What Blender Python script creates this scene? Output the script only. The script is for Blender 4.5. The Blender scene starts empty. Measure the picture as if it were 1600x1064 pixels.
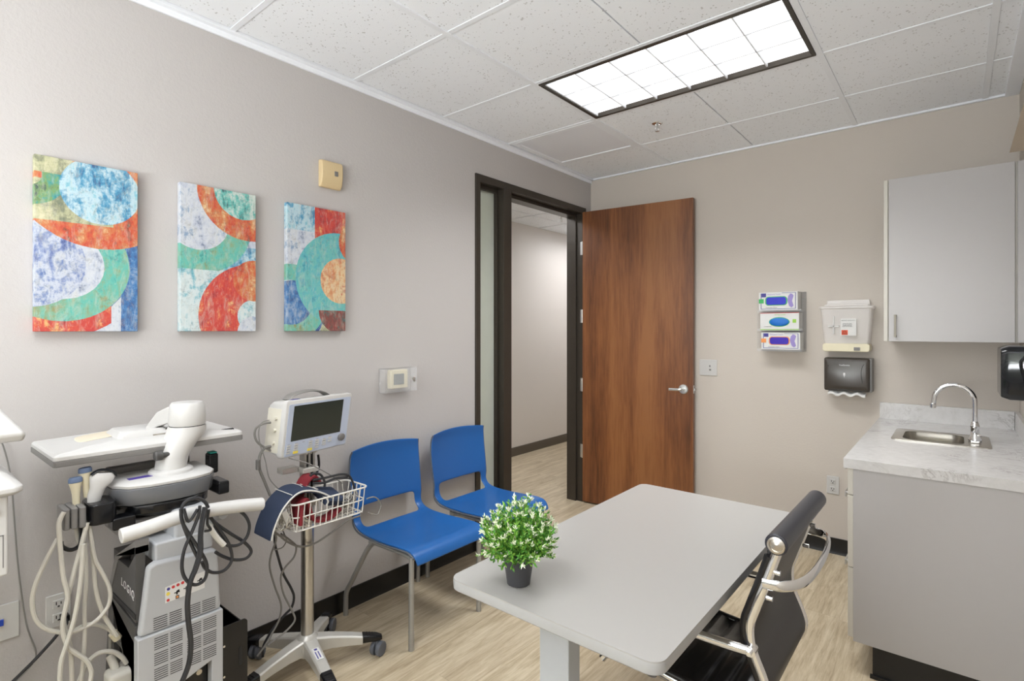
import bpy, bmesh, math, random
from mathutils import Vector, Matrix, Euler
R = math.radians; PI = math.pi
random.seed(7)
S = bpy.context.scene; COL = S.collection
# ---------------------------------------------------------------- camera, world, exposure
cd = bpy.data.cameras.new('camera'); cam = bpy.data.objects.new('camera', cd); COL.objects.link(cam); S.camera = cam
cd.sensor_width = 36; cd.lens = 18.907; cd.shift_y = -0.0105; cd.clip_start = 0.02
cam.location = (2.4402, -4.0119, 1.4461); cam.rotation_euler = (R(90), 0, R(39.643))
w = bpy.data.worlds.new('world'); S.world = w; w.use_nodes = True
w.node_tree.nodes['Background'].inputs[0].default_value = (1, .97, .93, 1); w.node_tree.nodes['Background'].inputs[1].default_value = 0.3
S.view_settings.view_transform = 'Standard'; S.view_settings.look = 'None'; S.view_settings.gamma = 1
S.view_settings.use_curve_mapping = False; S.view_settings.exposure = 0.42
ROOM_EMIT = 0.92; HALL_EMIT = 7.5; BACK_EMIT = 1.15; ROOM_W = 18; BACK_W = 9
def area(name, loc, sx, sy, power, rot=(0,0,0), col=(1,.985,.96)):
    l = bpy.data.lights.new(name, 'AREA'); l.shape = 'RECTANGLE'; l.size = sx; l.size_y = sy; l.energy = power; l.color = col
    o = bpy.data.objects.new(name, l); COL.objects.link(o); o.location = loc; o.rotation_euler = rot; return o
# unseen fill light added behind the camera, tilted up to brighten the ceiling
area('added_uplight', (1.75, -6.0, 1.40), 1.6, 1.1, 150, (R(90+70), 0, 0), (.95, .975, 1))
# ---------------------------------------------------------------- node helpers
def srgb(r, g, b):
    f = lambda c: (c/255/12.92) if c/255 <= .04045 else ((c/255+.055)/1.055)**2.4
    return (f(r), f(g), f(b), 1)
class N:
    def __init__(s, name):
        s.m = bpy.data.materials.new(name); s.m.use_nodes = True; s.t = s.m.node_tree; s.b = s.t.nodes['Principled BSDF']
    def n(s, kind, **kw):
        x = s.t.nodes.new(kind)
        for k, v in kw.items(): setattr(x, k, v)
        return x
    def l(s, a, b): s.t.links.new(a, b)
    def inp(s, node, i, v):
        if hasattr(v, 'is_output'): s.l(v, node.inputs[i])
        else: node.inputs[i].default_value = v
    def math(s, op, a, b=0.0, c=None, clamp=False):
        x = s.n('ShaderNodeMath', operation=op, use_clamp=clamp); s.inp(x, 0, a); s.inp(x, 1, b)
        if c is not None: s.inp(x, 2, c)
        return x.outputs[0]
    def coord(s, which='Object', scale=(1,1,1), loc=(0,0,0)):
        tc = s.n('ShaderNodeTexCoord'); mp = s.n('ShaderNodeMapping'); mp.inputs['Scale'].default_value = scale; mp.inputs['Location'].default_value = loc
        s.l(tc.outputs[which], mp.inputs[0]); return mp.outputs[0]
    def noise(s, vec, scale=5, detail=4, rough=.5, dist=0, out=0):
        x = s.n('ShaderNodeTexNoise'); s.l(vec, x.inputs['Vector']); x.inputs['Scale'].default_value = scale
        x.inputs['Detail'].default_value = detail; x.inputs['Roughness'].default_value = rough; x.inputs['Distortion'].default_value = dist
        return x.outputs[out]
    def ramp(s, fac, stops, interp='LINEAR'):
        x = s.n('ShaderNodeValToRGB'); x.color_ramp.interpolation = interp; e = x.color_ramp.elements
        while len(e) < len(stops): e.new(.5)
        for k, (p, c) in enumerate(stops): e[k].position = p; e[k].color = c
        s.l(fac, x.inputs[0]); return x.outputs[0]
    def mix(s, fac, a, b, mode='MIX'):
        x = s.n('ShaderNodeMix', data_type='RGBA', blend_type=mode)
        s.inp(x, 0, fac); s.inp(x, 6, a); s.inp(x, 7, b); return x.outputs[2]
    def bump(s, h, strength=.2, dist=.01):
        x = s.n('ShaderNodeBump'); x.inputs['Strength'].default_value = strength; x.inputs['Distance'].default_value = dist
        s.l(h, x.inputs['Height']); s.l(x.outputs[0], s.b.inputs['Normal'])
    def set(s, **kw):
        for k, v in kw.items():
            i = s.b.inputs[k.replace('_', ' ')]
            if hasattr(v, 'is_output'): s.l(v, i)
            else: i.default_value = v
        return s.m
def plain(name, c, rough=.5, metal=0, var=.03, scale=40, **kw):
    q = N(name); v = q.coord(); f = q.noise(v, scale, 3)
    a = tuple(min(1, x*(1-var)) for x in c[:3])+(1,); b = tuple(min(1, x*(1+var)) for x in c[:3])+(1,)
    return q.set(Base_Color=q.mix(f, a, b), Roughness=rough, Metallic=metal, **kw)
def wall_mat(name, c, bs=.35):
    q = N(name); v = q.coord()
    f = q.noise(v, 3, 3); q.set(Base_Color=q.mix(f, tuple(x*.985 for x in c[:3])+(1,), c), Roughness=.75)
    h = q.noise(v, 85, 5, .6); q.bump(h, bs, .004); return q.m
M = {}
M['wall'] = wall_mat('painted_wall', srgb(190, 186, 184))
M['wall_back'] = wall_mat('painted_wall_beige', srgb(200, 192, 183), .2)
M['hall'] = wall_mat('hall_wall', srgb(222, 216, 210), .15)
def tile_mat():
    q = N('ceiling_tile'); v = q.coord()
    vo = q.n('ShaderNodeTexVoronoi'); q.l(v, vo.inputs['Vector']); vo.inputs['Scale'].default_value = 62; vo.inputs['Randomness'].default_value = 1
    n = q.noise(v, 22, 2); th = q.math('MULTIPLY_ADD', n, .62, -.14)
    hole = q.math('LESS_THAN', vo.outputs['Distance'], th)
    fine = q.noise(v, 160, 4, .7)
    base = q.mix(fine, srgb(242, 245, 250), srgb(248, 251, 255))
    hh = q.math('MULTIPLY', hole, .42)
    q.set(Base_Color=q.mix(hh, base, srgb(120, 117, 112)), Roughness=.9)
    q.bump(fine, .25, .003); return q.m
M['tile'] = tile_mat()
M['grid'] = plain('grid_white', srgb(240, 243, 248), .5)
def floor_mat():
    q = N('vinyl_plank'); tc = q.n('ShaderNodeTexCoord'); sp = q.n('ShaderNodeSeparateXYZ'); q.l(tc.outputs['Object'], sp.inputs[0])
    x = q.math('MULTIPLY', sp.outputs[0], 1/.152); col = q.math('FLOOR', x); fx = q.math('FRACT', x)
    off = q.math('FRACT', q.math('MULTIPLY', q.math('SINE', q.math('MULTIPLY', col, 12.9898)), 437.58))
    y = q.math('ADD', q.math('MULTIPLY', sp.outputs[1], 1/1.22), off); row = q.math('FLOOR', y); fy = q.math('FRACT', y)
    cb = q.n('ShaderNodeCombineXYZ'); q.l(col, cb.inputs[0]); q.l(row, cb.inputs[1])
    wn = q.n('ShaderNodeTexWhiteNoise'); wn.noise_dimensions = '2D'; q.l(cb.outputs[0], wn.inputs['Vector'])
    cb2 = q.n('ShaderNodeCombineXYZ'); q.l(q.math('MULTIPLY', sp.outputs[0], 1), cb2.inputs[0]); q.l(q.math('MULTIPLY_ADD', sp.outputs[1], .085, q.math('MULTIPLY', wn.outputs['Value'], 9)), cb2.inputs[1])
    g1 = q.noise(cb2.outputs[0], 16, 6, .65, 1.2); g2 = q.noise(cb2.outputs[0], 85, 4, .7, .4)
    g = q.math('MULTIPLY_ADD', g1, .6, q.math('MULTIPLY', g2, .4))
    c = q.ramp(g, [(.32, srgb(142, 125, 98)), (.45, srgb(176, 160, 133)), (.56, srgb(198, 184, 158)), (.7, srgb(216, 203, 180))])
    c = q.mix(q.math('MULTIPLY_ADD', wn.outputs['Value'], .22, .0), c, srgb(180, 163, 140))
    ex = q.math('LESS_THAN', fx, .014); ey = q.math('LESS_THAN', fy, .002); e = q.math('MAXIMUM', ex, ey)
    c = q.mix(q.math('MULTIPLY', e, .22), c, srgb(92, 78, 62))
    q.set(Base_Color=c, Roughness=.42); q.bump(g, .08, .002); return q.m
M['floor'] = floor_mat()
def wood_mat():
    q = N('cherry_veneer'); v = q.coord('Object', (1, 1, .07))
    g1 = q.noise(v, 6, 3, .55, .8); g2 = q.noise(v, 55, 5, .65, .3); g3 = q.noise(v, 2.6, 2)
    g = q.math('MULTIPLY_ADD', g1, .5, q.math('MULTIPLY_ADD', g2, .3, q.math('MULTIPLY', g3, .25)))
    c = q.ramp(g, [(.38, srgb(74, 43, 22)), (.46, srgb(102, 60, 33)), (.54, srgb(126, 78, 43)), (.64, srgb(144, 94, 54))])
    return q.set(Base_Color=c, Roughness=.38)
M['wood'] = wood_mat()
def quartz_mat():
    q = N('quartz_counter'); v = q.coord()
    a = q.noise(v, 7, 8, .7, 1.6); vein = q.ramp(a, [(.47, (0, 0, 0, 1)), (.5, (1, 1, 1, 1)), (.53, (0, 0, 0, 1))])
    mk = q.ramp(q.noise(v, 5, 3), [(.5, (0, 0, 0, 1)), (.65, (1, 1, 1, 1))])
    f = q.math('MULTIPLY', q.math('MULTIPLY', vein, mk), .6)
    base = q.mix(q.noise(v, 30, 6, .7), srgb(188, 186, 184), srgb(220, 218, 217))
    return q.set(Base_Color=q.mix(f, base, srgb(138, 132, 128)), Roughness=.25)
M['quartz'] = quartz_mat()
M['bronze'] = plain('bronze_frame', srgb(66, 60, 53), .35, .4)
M['black_base'] = plain('black_rubber', srgb(14, 13, 13), .3)
M['hall_base'] = plain('hall_rubber_base', srgb(88, 80, 70), .45)
M['white_lam'] = plain('white_laminate', srgb(182, 179, 178), .35, 0, .01)
M['cream_lam'] = plain('cream_edge', srgb(204, 200, 190), .4)
M['table'] = plain('table_white', srgb(166, 164, 161), .3, 0, .01)
M['table_edge'] = plain('table_edge_grey', srgb(168, 168, 167), .35)
M['table_leg'] = plain('table_leg_grey', srgb(182, 186, 190), .35)
M['blue'] = plain('blue_plastic', srgb(32, 94, 162), .32, 0, .02, 200)
M['leg_grey'] = plain('silver_leg', srgb(168, 168, 166), .35, .6)
M['rim_grey'] = plain('grey_rim', srgb(96, 100, 108), .5)
M['chrome'] = plain('chrome', (.82, .83, .84, 1), .07, 1, .01)
M['steel'] = plain('brushed_steel', (.55, .52, .47, 1), .27, 1, .05, 90)
M['nickel'] = plain('satin_nickel', (.66, .66, .65, 1), .3, 1)
M['leather'] = plain('black_leather', srgb(24, 23, 24), .26, 0, .2, 120)
M['leather_grey'] = plain('dark_grey_backing', srgb(58, 56, 55), .4, 0, .05)
M['roll'] = plain('charcoal_leather', srgb(46, 47, 54), .33)
M['white_pl'] = plain('white_plastic', srgb(200, 199, 197), .4, 0, .01)
M['light_grey_pl'] = plain('light_grey_plastic', srgb(178, 180, 183), .42, 0, .01)
M['cream_pl'] = plain('cream_plastic', srgb(222, 214, 186), .45)
M['tan_pl'] = plain('aged_cream_plastic', srgb(212, 190, 148), .45)
M['dark_pl'] = plain('dark_grey_plastic', srgb(74, 73, 72), .45)
M['mid_pl'] = plain('mid_grey_plastic', srgb(118, 116, 114), .4)
M['black_pl'] = plain('black_plastic', srgb(16, 17, 20), .22)
M['slot'] = plain('slot_black', srgb(28, 28, 30), .6)
M['cable_w'] = plain('white_cable', srgb(194, 191, 182), .5)
M['cable_g'] = plain('grey_cable', srgb(130, 128, 124), .5)
M['cable_k'] = plain('black_cable', srgb(42, 43, 46), .4)
M['silver'] = plain('silver_paint', srgb(198, 196, 190), .3, .35)
M['pole'] = plain('aluminium_pole', (.56, .55, .53, 1), .3, 1, .06)
M['screen'] = plain('dark_screen', srgb(46, 52, 48), .12)
M['panel_blue'] = plain('pale_blue_panel', srgb(186, 196, 216), .4)
M['navy'] = plain('navy_fabric', srgb(42, 54, 78), .8, 0, .15, 300)
M['maroon'] = plain('maroon_fabric', srgb(128, 32, 42), .75, 0, .15, 300)
M['pot'] = plain('charcoal_pot', srgb(64, 64, 68), .5)
M['soil'] = plain('soil', srgb(50, 40, 30), .9)
M['wire'] = plain('white_wire', srgb(216, 214, 208), .35)
M['text_w'] = plain('white_ink', srgb(225, 225, 225), .5)
M['text_k'] = plain('black_ink', srgb(40, 40, 44), .5)
M['paper'] = plain('white_paper', srgb(218, 218, 216), .7)
M['purple'] = plain('purple_strip', srgb(78, 62, 150), .5)
M['teal'] = plain('teal_plastic', srgb(24, 140, 130), .5)
M['blue_lens'] = plain('blue_grey_lens', srgb(98, 116, 146), .5)
M['lcd'] = plain('lcd_grey', srgb(128, 132, 130), .3)
M['beige_cloth'] = plain('beige_cloth', srgb(214, 204, 184), .85)
M['bulkhead'] = plain('bulkhead_paint', srgb(176, 164, 148), .8)
for nm, c in dict(red=(196, 60, 62), green=(64, 176, 96), lime=(150, 200, 70), yellow=(236, 214, 90), orange=(236, 150, 84), royal=(42, 48, 190), deepblue=(14, 108, 196), violet=(52, 24, 170), indigo=(66, 62, 140), lilac=(150, 136, 196), hazard=(206, 78, 40), bluejack=(30, 70, 180), redpad=(150, 36, 34)).items():
    M[nm] = plain(nm+'_ink', srgb(*c), .5)
def clear_mat(name, c, alpha, rough=.12):
    q = N(name); q.set(Base_Color=c, Roughness=rough, Alpha=alpha); return q.m
M['acrylic'] = clear_mat('clear_acrylic', srgb(246, 248, 250), .13, .05)
M['frost'] = clear_mat('frosted_plastic', srgb(250, 246, 243), .5, .3)
M['smoke'] = clear_mat('smoked_plastic', srgb(20, 24, 28), .86, .08)
M['smoke_grey'] = clear_mat('smoked_grey_cover', srgb(120, 122, 126), .8, .15)
def glass_mat():
    q = N('frosted_glass'); v = q.coord(); f = q.noise(v, 9, 3)
    q.set(Base_Color=q.mix(f, srgb(214, 220, 210), srgb(226, 230, 220)), Roughness=.45, Transmission_Weight=.4, IOR=1.2); return q.m
M['glass'] = glass_mat()
def emit(name, s, c=(.985, .993, 1, 1)):
    q = N(name); q.set(Base_Color=c, Emission_Color=c, Emission_Strength=s); return q.m
M['lamp'] = emit('lamp_diffuser', ROOM_EMIT); M['lamp_hall'] = emit('lamp_hall', HALL_EMIT); M['fill_lamp'] = emit('fill_lamp', BACK_EMIT)
M['handle'] = plain('matte_nickel', srgb(150, 145, 132), .5, .2)
M['leaf'] = plain('leaf_green', srgb(134, 182, 72), .5, 0, .35, 60)
M['leaf_dark'] = plain('leaf_dark', srgb(82, 146, 54), .5, 0, .3, 60)
M['leaf_white'] = plain('leaf_tip_cream', srgb(240, 244, 222), .5, 0, .05)
# ---------------------------------------------------------------- mesh helpers
class B:
    """collects shapes into one mesh"""
    def __init__(s): s.bm = bmesh.new(); s.x = Matrix.Identity(4)
    def add(s, vs, fs):
        v = [s.bm.verts.new(s.x @ Vector(p)) for p in vs]
        for f in fs:
            try: s.bm.faces.new([v[i] for i in f])
            except ValueError: pass
        return s
    def box(s, x0, x1, y0, y1, z0, z1):
        v = [(x, y, z) for x in (x0, x1) for y in (y0, y1) for z in (z0, z1)]
        return s.add(v, [(0,1,3,2), (4,6,7,5), (0,4,5,1), (2,3,7,6), (0,2,6,4), (1,5,7,3)])
    def loft(s, rings, cap=True, closed=True):
        n = len(rings[0]); vs = [p for r in rings for p in r]; fs = []
        for i in range(len(rings)-1):
            for j in range(n if closed else n-1):
                k = (j+1) % n; fs.append((i*n+j, i*n+k, (i+1)*n+k, (i+1)*n+j))
        if cap: fs += [tuple(range(n))[::-1], tuple(range((len(rings)-1)*n, len(rings)*n))]
        return s.add(vs, fs)
    def lathe(s, prof, c=(0,0,0), n=24, axis='z', cap=True):
        rings = []
        for r, h in prof:
            ring = []
            for k in range(n):
                a = 2*PI*k/n; p = {'z': (r*math.cos(a), r*math.sin(a), h), 'x': (h, r*math.cos(a), r*math.sin(a)), 'y': (r*math.sin(a), h, r*math.cos(a))}[axis]
                ring.append((c[0]+p[0], c[1]+p[1], c[2]+p[2]))
            rings.append(ring)
        return s.loft(rings, cap)
    def cyl(s, c, r, h0, h1, axis='z', n=20): return s.lathe([(r, h0), (r, h1)], c, n, axis)
    def tube(s, pts, r, n=8, smooth=True, ell=None):
        P = [Vector(p) for p in pts]
        if smooth and len(P) > 2:
            Q = []
            for i in range(len(P)-1):
                a = P[max(i-1, 0)]; b = P[i]; c = P[i+1]; d = P[min(i+2, len(P)-1)]
                for k in range(6):
                    t = k/6; Q.append(.5*((2*b)+(c-a)*t+(2*a-5*b+4*c-d)*t*t+(3*b-3*c+d-a)*t**3))
            P = Q+[P[-1]]
        rings = []; up = None
        for i, p in enumerate(P):
            t = (P[min(i+1, len(P)-1)]-P[max(i-1, 0)]).normalized()
            if up is None: up = Vector((0, 0, 1)) if abs(t.z) < .9 else Vector((1, 0, 0))
            u = t.cross(up)
            if u.length < 1e-5: u = t.orthogonal()
            u.normalize(); v = u.cross(t).normalized(); up = v
            ra, rb = (r, r) if ell is None else ell
            rings.append([p+u*math.cos(2*PI*k/n)*ra+v*math.sin(2*PI*k/n)*rb for k in range(n)])
        return s.loft(rings)
    def prism(s, poly, axis, a, b):
        f = {'x': lambda p, h: (h, p[0], p[1]), 'y': lambda p, h: (p[0], h, p[1]), 'z': lambda p, h: (p[0], p[1], h)}[axis]
        return s.loft([[f(p, a) for p in poly], [f(p, b) for p in poly]])
    def sphere(s, c, r, sx=1, sy=1, sz=1, n=16):
        prof = [(r*math.sin(PI*k/(n//2)), -r*math.cos(PI*k/(n//2))) for k in range(1, n//2)]
        rings = [[(c[0]+rr*sx*math.cos(2*PI*j/n), c[1]+rr*sy*math.sin(2*PI*j/n), c[2]+h*sz) for j in range(n)] for rr, h in prof]
        return s.loft(rings)
def rrect(x0, x1, y0, y1, r, n=5):
    P = []
    for cx, cy, a in ((x1-r, y1-r, 0), (x0+r, y1-r, 90), (x0+r, y0+r, 180), (x1-r, y0+r, 270)):
        for k in range(n+1): t = R(a+90*k/n); P.append((cx+r*math.cos(t), cy+r*math.sin(t)))
    return P
def mods(o, bevel, subsurf, solid):
    if solid:
        m = o.modifiers.new('s', 'SOLIDIFY'); m.thickness = solid; m.offset = 0
    if bevel:
        m = o.modifiers.new('b', 'BEVEL'); m.width = bevel; m.segments = 3; m.limit_method = 'ANGLE'; m.angle_limit = R(40); m.harden_normals = True
    if subsurf:
        m = o.modifiers.new('u', 'SUBSURF'); m.levels = m.render_levels = subsurf
def obj(name, b, mat, parent=None, bevel=0, subsurf=0, solid=0, label=None, local=False, sharp=38):
    me = bpy.data.meshes.new(name); bm = b.bm
    bmesh.ops.recalc_face_normals(bm, faces=bm.faces)
    if parent is not None and not local:
        bm.transform((parent if parent.parent is None else parent.parent).matrix_world.inverted())
    off = None
    if parent is None:
        c = [v.co for v in bm.verts]; off = Vector(((min(p.x for p in c)+max(p.x for p in c))/2, (min(p.y for p in c)+max(p.y for p in c))/2, min(p.z for p in c)))
        bm.transform(Matrix.Translation(-off))
    bm.to_mesh(me); bm.free()
    for p in me.polygons: p.use_smooth = True
    if not subsurf: me.set_sharp_from_angle(angle=R(sharp))
    me.materials.append(M[mat] if isinstance(mat, str) else mat)
    o = bpy.data.objects.new(name, me); COL.objects.link(o)
    if parent is not None: o.parent = parent
    else: o.location = off
    mods(o, bevel, subsurf, solid)
    if label: o['label'] = label
    return o
def thing(name, label, cat, loc=(0,0,0), rz=0, group=None):
    o = bpy.data.objects.new(name, None); COL.objects.link(o); o.empty_display_size = .05
    o.location = loc; o.rotation_euler = (0, 0, rz); o.matrix_world = Matrix.Translation(loc) @ Matrix.Rotation(rz, 4, 'Z')
    o['label'] = label; o['category'] = cat
    if group: o['group'] = group
    return o
def tag(o, label, cat, group=None):
    o['label'] = label; o['category'] = cat
    if group: o['group'] = group
    return o
def struct(name, b, mat, parent=None, **kw):
    o = obj(name, b, mat, parent, **kw)
    if parent is None: o['kind'] = 'structure'
    return o
def text(name, s, size, origin, xdir, ydir, mat, parent, depth=.0004, align='CENTER', wide=1.0, space=1.0):
    cu = bpy.data.curves.new('t', 'FONT'); cu.body = s; cu.size = size; cu.extrude = depth; cu.align_x = align; cu.align_y = 'CENTER'; cu.resolution_u = 3; cu.space_character = space
    to = bpy.data.objects.new('t', cu); me = to.to_mesh().copy(); bpy.data.objects.remove(to)
    x = Vector(xdir).normalized(); y = Vector(ydir).normalized(); z = x.cross(y)
    mt = Matrix.Translation(origin) @ Matrix(((x.x*wide, y.x, z.x, 0), (x.y*wide, y.y, z.y, 0), (x.z*wide, y.z, z.z, 0), (0, 0, 0, 1)))
    b = B(); b.bm.from_mesh(me); b.bm.transform(mt); bpy.data.meshes.remove(me)
    return obj(name, b, mat, parent)
def copy_tree(o, parent=None):
    c = o.copy(); COL.objects.link(c); c.parent = parent
    for ch in list(o.children): copy_tree(ch, c)
    return c
# ---------------------------------------------------------------- room shell
H = 2.74; XR = 2.70; YB = -6.1; HX = -1.47
struct('floor', B().box(HX-.1, XR+.1, YB-.1, 3.2, -.06, 0), 'floor')
# wall with door + sidelight opening (y -1.449..-0.094, top 2.475)
struct('wall_left', B().box(-.13, 0, YB, -1.449, 0, 2.95).box(-.13, 0, -.094, 0, 0, 2.95).box(-.13, 0, -1.449, -.094, 2.475, 2.95), 'wall')
struct('wall_back', B().box(-.13, XR+.1, 0, .12, 0, 2.95), 'wall_back')
struct('wall_right', B().box(XR, XR+.1, YB, 0, 0, 2.95), 'wall_back')
struct('wall_front', B().box(-.13, XR+.1, YB-.1, YB, 0, .7).box(-.13, XR+.1, YB-.1, YB, 2.3, 2.95).box(-.13, .15, YB-.1, YB, .7, 2.3).box(2.45, XR+.1, YB-.1, YB, .7, 2.3), 'wall')
struct('added_window', B().box(.15, 2.45, YB-.06, YB-.05, .7, 2.3), 'glass')  # unseen window, added to go with the fill light behind the camera
struct('wall_hall', B().box(HX-.1, HX, -3, 3.2, 0, 2.95), 'hall')
struct('wall_hall_end', B().box(HX, -.13, 3.1, 3.2, 0, 2.95), 'hall')
struct('wall_hall_start', B().box(HX, -.13, -3.1, -3, 0, 2.95), 'hall')
struct('wall_hall_near', B().box(-.13, 0, .12, 3.1, 0, 2.95), 'hall')
ch = B()
for a, b_, c, d in ((HX, -1.06, -3, 3.1), (-.46, -.13, -3, 3.1), (-1.06, -.46, -3, -1.83), (-1.06, -.46, -.63, 1.23), (-1.06, -.46, 2.43, 3.1)): ch.box(a, b_, c, d, 2.68, 2.72)
struct('ceiling_hall', ch, 'tile')
struct('trim_5', B().box(HX, -.13, .59, .614, 2.674, 2.681).box(HX, -.13, 1.2, 1.224, 2.674, 2.681).box(-1.1, -1.076, -3, 3.1, 2.674, 2.681), 'grid')
struct('baseboard_hall', B().box(HX, HX+.012, -3, 3.1, 0, .1), 'hall_base')
struct('ceiling_slab', B().box(HX-.1, XR+.1, YB-.1, 3.2, 2.95, 3.0), 'grid')
struct('baseboard_left', B().prism([(0, 0), (.016, 0), (.014, .006), (.008, .02), (.008, .1), (0, .1)], 'y', YB, -1.449), 'black_base')
struct('baseboard_back', B().add([], []).prism([(0, 0), (-.016, 0), (-.014, .006), (-.008, .02), (-.008, .1), (0, .1)], 'x', 1.0, 2.165), 'black_base')
# suspended ceiling: rows along Y every 0.61, panels 1.22 long along X, scored in the middle
ys = [0, -.535, -1.145, -1.755, -2.385, -2.995, -3.605, -4.215, -4.825, -5.435, YB]
xs = [.03, .725, 1.335, 1.945, 2.56, 2.675]
ce = B()
FIX = {(1, 2), (2, 2), (1, 6), (2, 6)}
for j in range(len(ys)-1):
    for i in range(len(xs)-1):
        if (i, j) in FIX or (i, j) == (0, 1): continue
        gx0 = .012 if i != 2 else .003; gx1 = .012 if i != 1 else .003
        ce.box(xs[i]+gx0, xs[i+1]-gx1, ys[j+1]+.012, ys[j]-.012, H-.001, H+.018)
struct('ceiling', ce, 'tile', bevel=.003)
struct('ceiling_plenum', B().box(0, .73, YB, 0, H+.018, H+.022).box(1.94, XR, YB, 0, H+.018, H+.022).box(.73, 1.94, -1.15, 0, H+.018, H+.022).box(.73, 1.94, -3.6, -1.75, H+.018, H+.022).box(.73, 1.94, YB, -4.21, H+.018, H+.022), 'grid')
gr = B()
for y in ys[1:-1]: gr.box(.0, XR, y-.012, y+.012, H-.004, H+.004)
for x in (.725, 1.945, 2.56): gr.box(x-.013, x+.013, YB, 0, H-.006, H+.006)
struct('trim_1', gr, 'grid')
struct('trim_2', B().box(0, .035, YB, 0, H-.012, H+.01).box(0, .012, YB, 0, H-.035, H).box(XR-.06, XR, YB, 0, H-.014, H+.01).box(0, XR, -.02, 0, H-.012, H+.006), 'grid', bevel=.002)
# return-air grille panel in the ceiling (fine perforated sheet in a frame)
t = thing('ceiling_grille', 'flat grey perforated air grille panel set in the ceiling corner', 'vent', (.4, -.84, H))
obj('grille_frame', B().box(.05, .715, -1.135, -1.10, H-.006, H+.01).box(.05, .715, -.575, -.545, H-.006, H+.01).box(.05, .09, -1.10, -.575, H-.006, H+.01).box(.675, .715, -1.10, -.575, H-.006, H+.01), 'grid', t, bevel=.002)
gm = N('perforated_sheet'); vv = gm.coord('Object', (1, 1, 1)); ck = gm.n('ShaderNodeTexChecker'); gm.l(vv, ck.inputs[0]); ck.inputs['Scale'].default_value = 160
gm.set(Base_Color=gm.mix(gm.math('MULTIPLY', ck.outputs['Fac'], .5), srgb(240, 242, 248), srgb(222, 224, 230)), Roughness=.6)
obj('grille_sheet', B().box(.085, .68, -1.105, -.57, H, H+.004), gm.m, t)
# troffers
def troffer(label, x0, x1, y0, y1, z, mat, group=None, nx=6, ny=3, watts=0):
    t = thing('ceiling_light', label, 'ceiling light', ((x0+x1)/2, (y0+y1)/2, z))
    f = .018; b = B()
    b.box(x0, x1, y0, y0+f, z-.008, z+.02).box(x0, x1, y1-f, y1, z-.008, z+.02).box(x0, x0+f, y0+f, y1-f, z-.008, z+.02).box(x1-f, x1, y0+f, y1-f, z-.008, z+.02)
    obj('frame', b, 'bronze', t, bevel=.002)
    obj('housing', B().box(x0+.003, x0+f, y0, y1, z+.02, z+.1).box(x1-f, x1-.003, y0, y1, z+.02, z+.1).box(x0, x1, y0+.003, y0+f, z+.02, z+.1).box(x0, x1, y1-f, y1-.003, z+.02, z+.1).box(x0, x1, y0, y1, z+.1, z+.104), 'grid', t)
    # curved reflector bays carry the light, one per row
    a0, a1, b0, b1 = x0+f, x1-f, y0+f, y1-f; dy = (b1-b0)/ny
    d = B()
    for k in range(ny):
        c = b0+dy*k
        rings = [[(xx, c+dy*q/8, z+.018+.045*math.sin(PI*q/8)) for q in range(9)] for xx in (a0, a1)]
        d.loft(rings, cap=False, closed=False)
    obj('diffuser', d, mat, t, label='glowing white diffuser')
    l = B()
    for k in range(1, nx): xx = a0+(a1-a0)*k/nx; l.box(xx-.003, xx+.003, b0, b1, z-.001, z+.045)
    for k in range(1, ny): yy = b0+dy*k; l.box(a0, a1, yy-.003, yy+.003, z-.001, z+.022)
    l.box(a0, a1, b0, b0+.01, z, z+.02); l.box(a0, a0+.008, b0, b1, z, z+.02)
    obj('louver', l, 'grid', t)
    if watts:
        a = area('tube_light', ((x0+x1)/2, (y0+y1)/2, z+.014), x1-x0-.06, y1-y0-.06, watts, (0, 0, 0), (.985, .995, 1))
        a.data.spread = R(130); a.location = (0, 0, -.003); a.parent = t
    return t
troffer('bright rectangular ceiling light with louvered cells above the table', .742, 1.93, -1.745, -1.16, H-.002, 'lamp', watts=ROOM_W)
troffer('added unseen ceiling light that fills the room from behind the camera', .742, 1.93, -4.205, -3.62, H-.002, 'fill_lamp', watts=BACK_W)  # extra fixture out of view, added as soft fill
troffer('ceiling light with black rim seen through the open door in the hallway', -1.06, -.46, 1.23, 2.43, 2.674, 'lamp_hall', nx=3, ny=6)
troffer('hallway ceiling light hidden above the sidelight', -1.06, -.46, -1.83, -.63, 2.674, 'lamp_hall', nx=3, ny=6)
def sprinkler(label, x, y, z):
    t = thing('fire_sprinkler', label, 'sprinkler', (x, y, z))
    obj('escutcheon', B().lathe([(.034, z), (.034, z-.003), (.026, z-.008), (.014, z-.009), (.012, z)], (x, y, 0)), 'chrome', t)
    b = B().cyl((x, y, 0), .008, z-.03, z-.006)
    b.tube([(x+.007, y, z-.026), (x+.013, y, z-.036), (x+.003, y, z-.048)], .002, 6).tube([(x-.007, y, z-.026), (x-.013, y, z-.036), (x-.003, y, z-.048)], .002, 6).cyl((x, y, 0), .003, z-.05, z-.03)
    b.lathe([(.003, z-.049), (.013, z-.05), (.014, z-.052), (.004, z-.053)], (x, y, 0))
    obj('head', b, 'nickel', t)
sprinkler('small chrome fire sprinkler head in the room ceiling near the light', .993, -.841, H-.001)
sprinkler('fire sprinkler on the hallway ceiling seen through the doorway', -.9, .87, 2.68)
# ---------------------------------------------------------------- door frame, sidelight, door
fr = B(); T = 2.475
def fbar(y0, y1, z0, z1, x0=-.135, x1=.012): fr.box(x0, x1, y0, y1, z0, z1)
fbar(-1.449, -1.406, 0, T); fbar(-1.406, -.094, T-.05, T); fbar(-.152, -.094, 0, T-.05)
fbar(-1.171, -1.085, 0, T-.05)
fbar(-1.406, -1.171, 0, .05)
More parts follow.
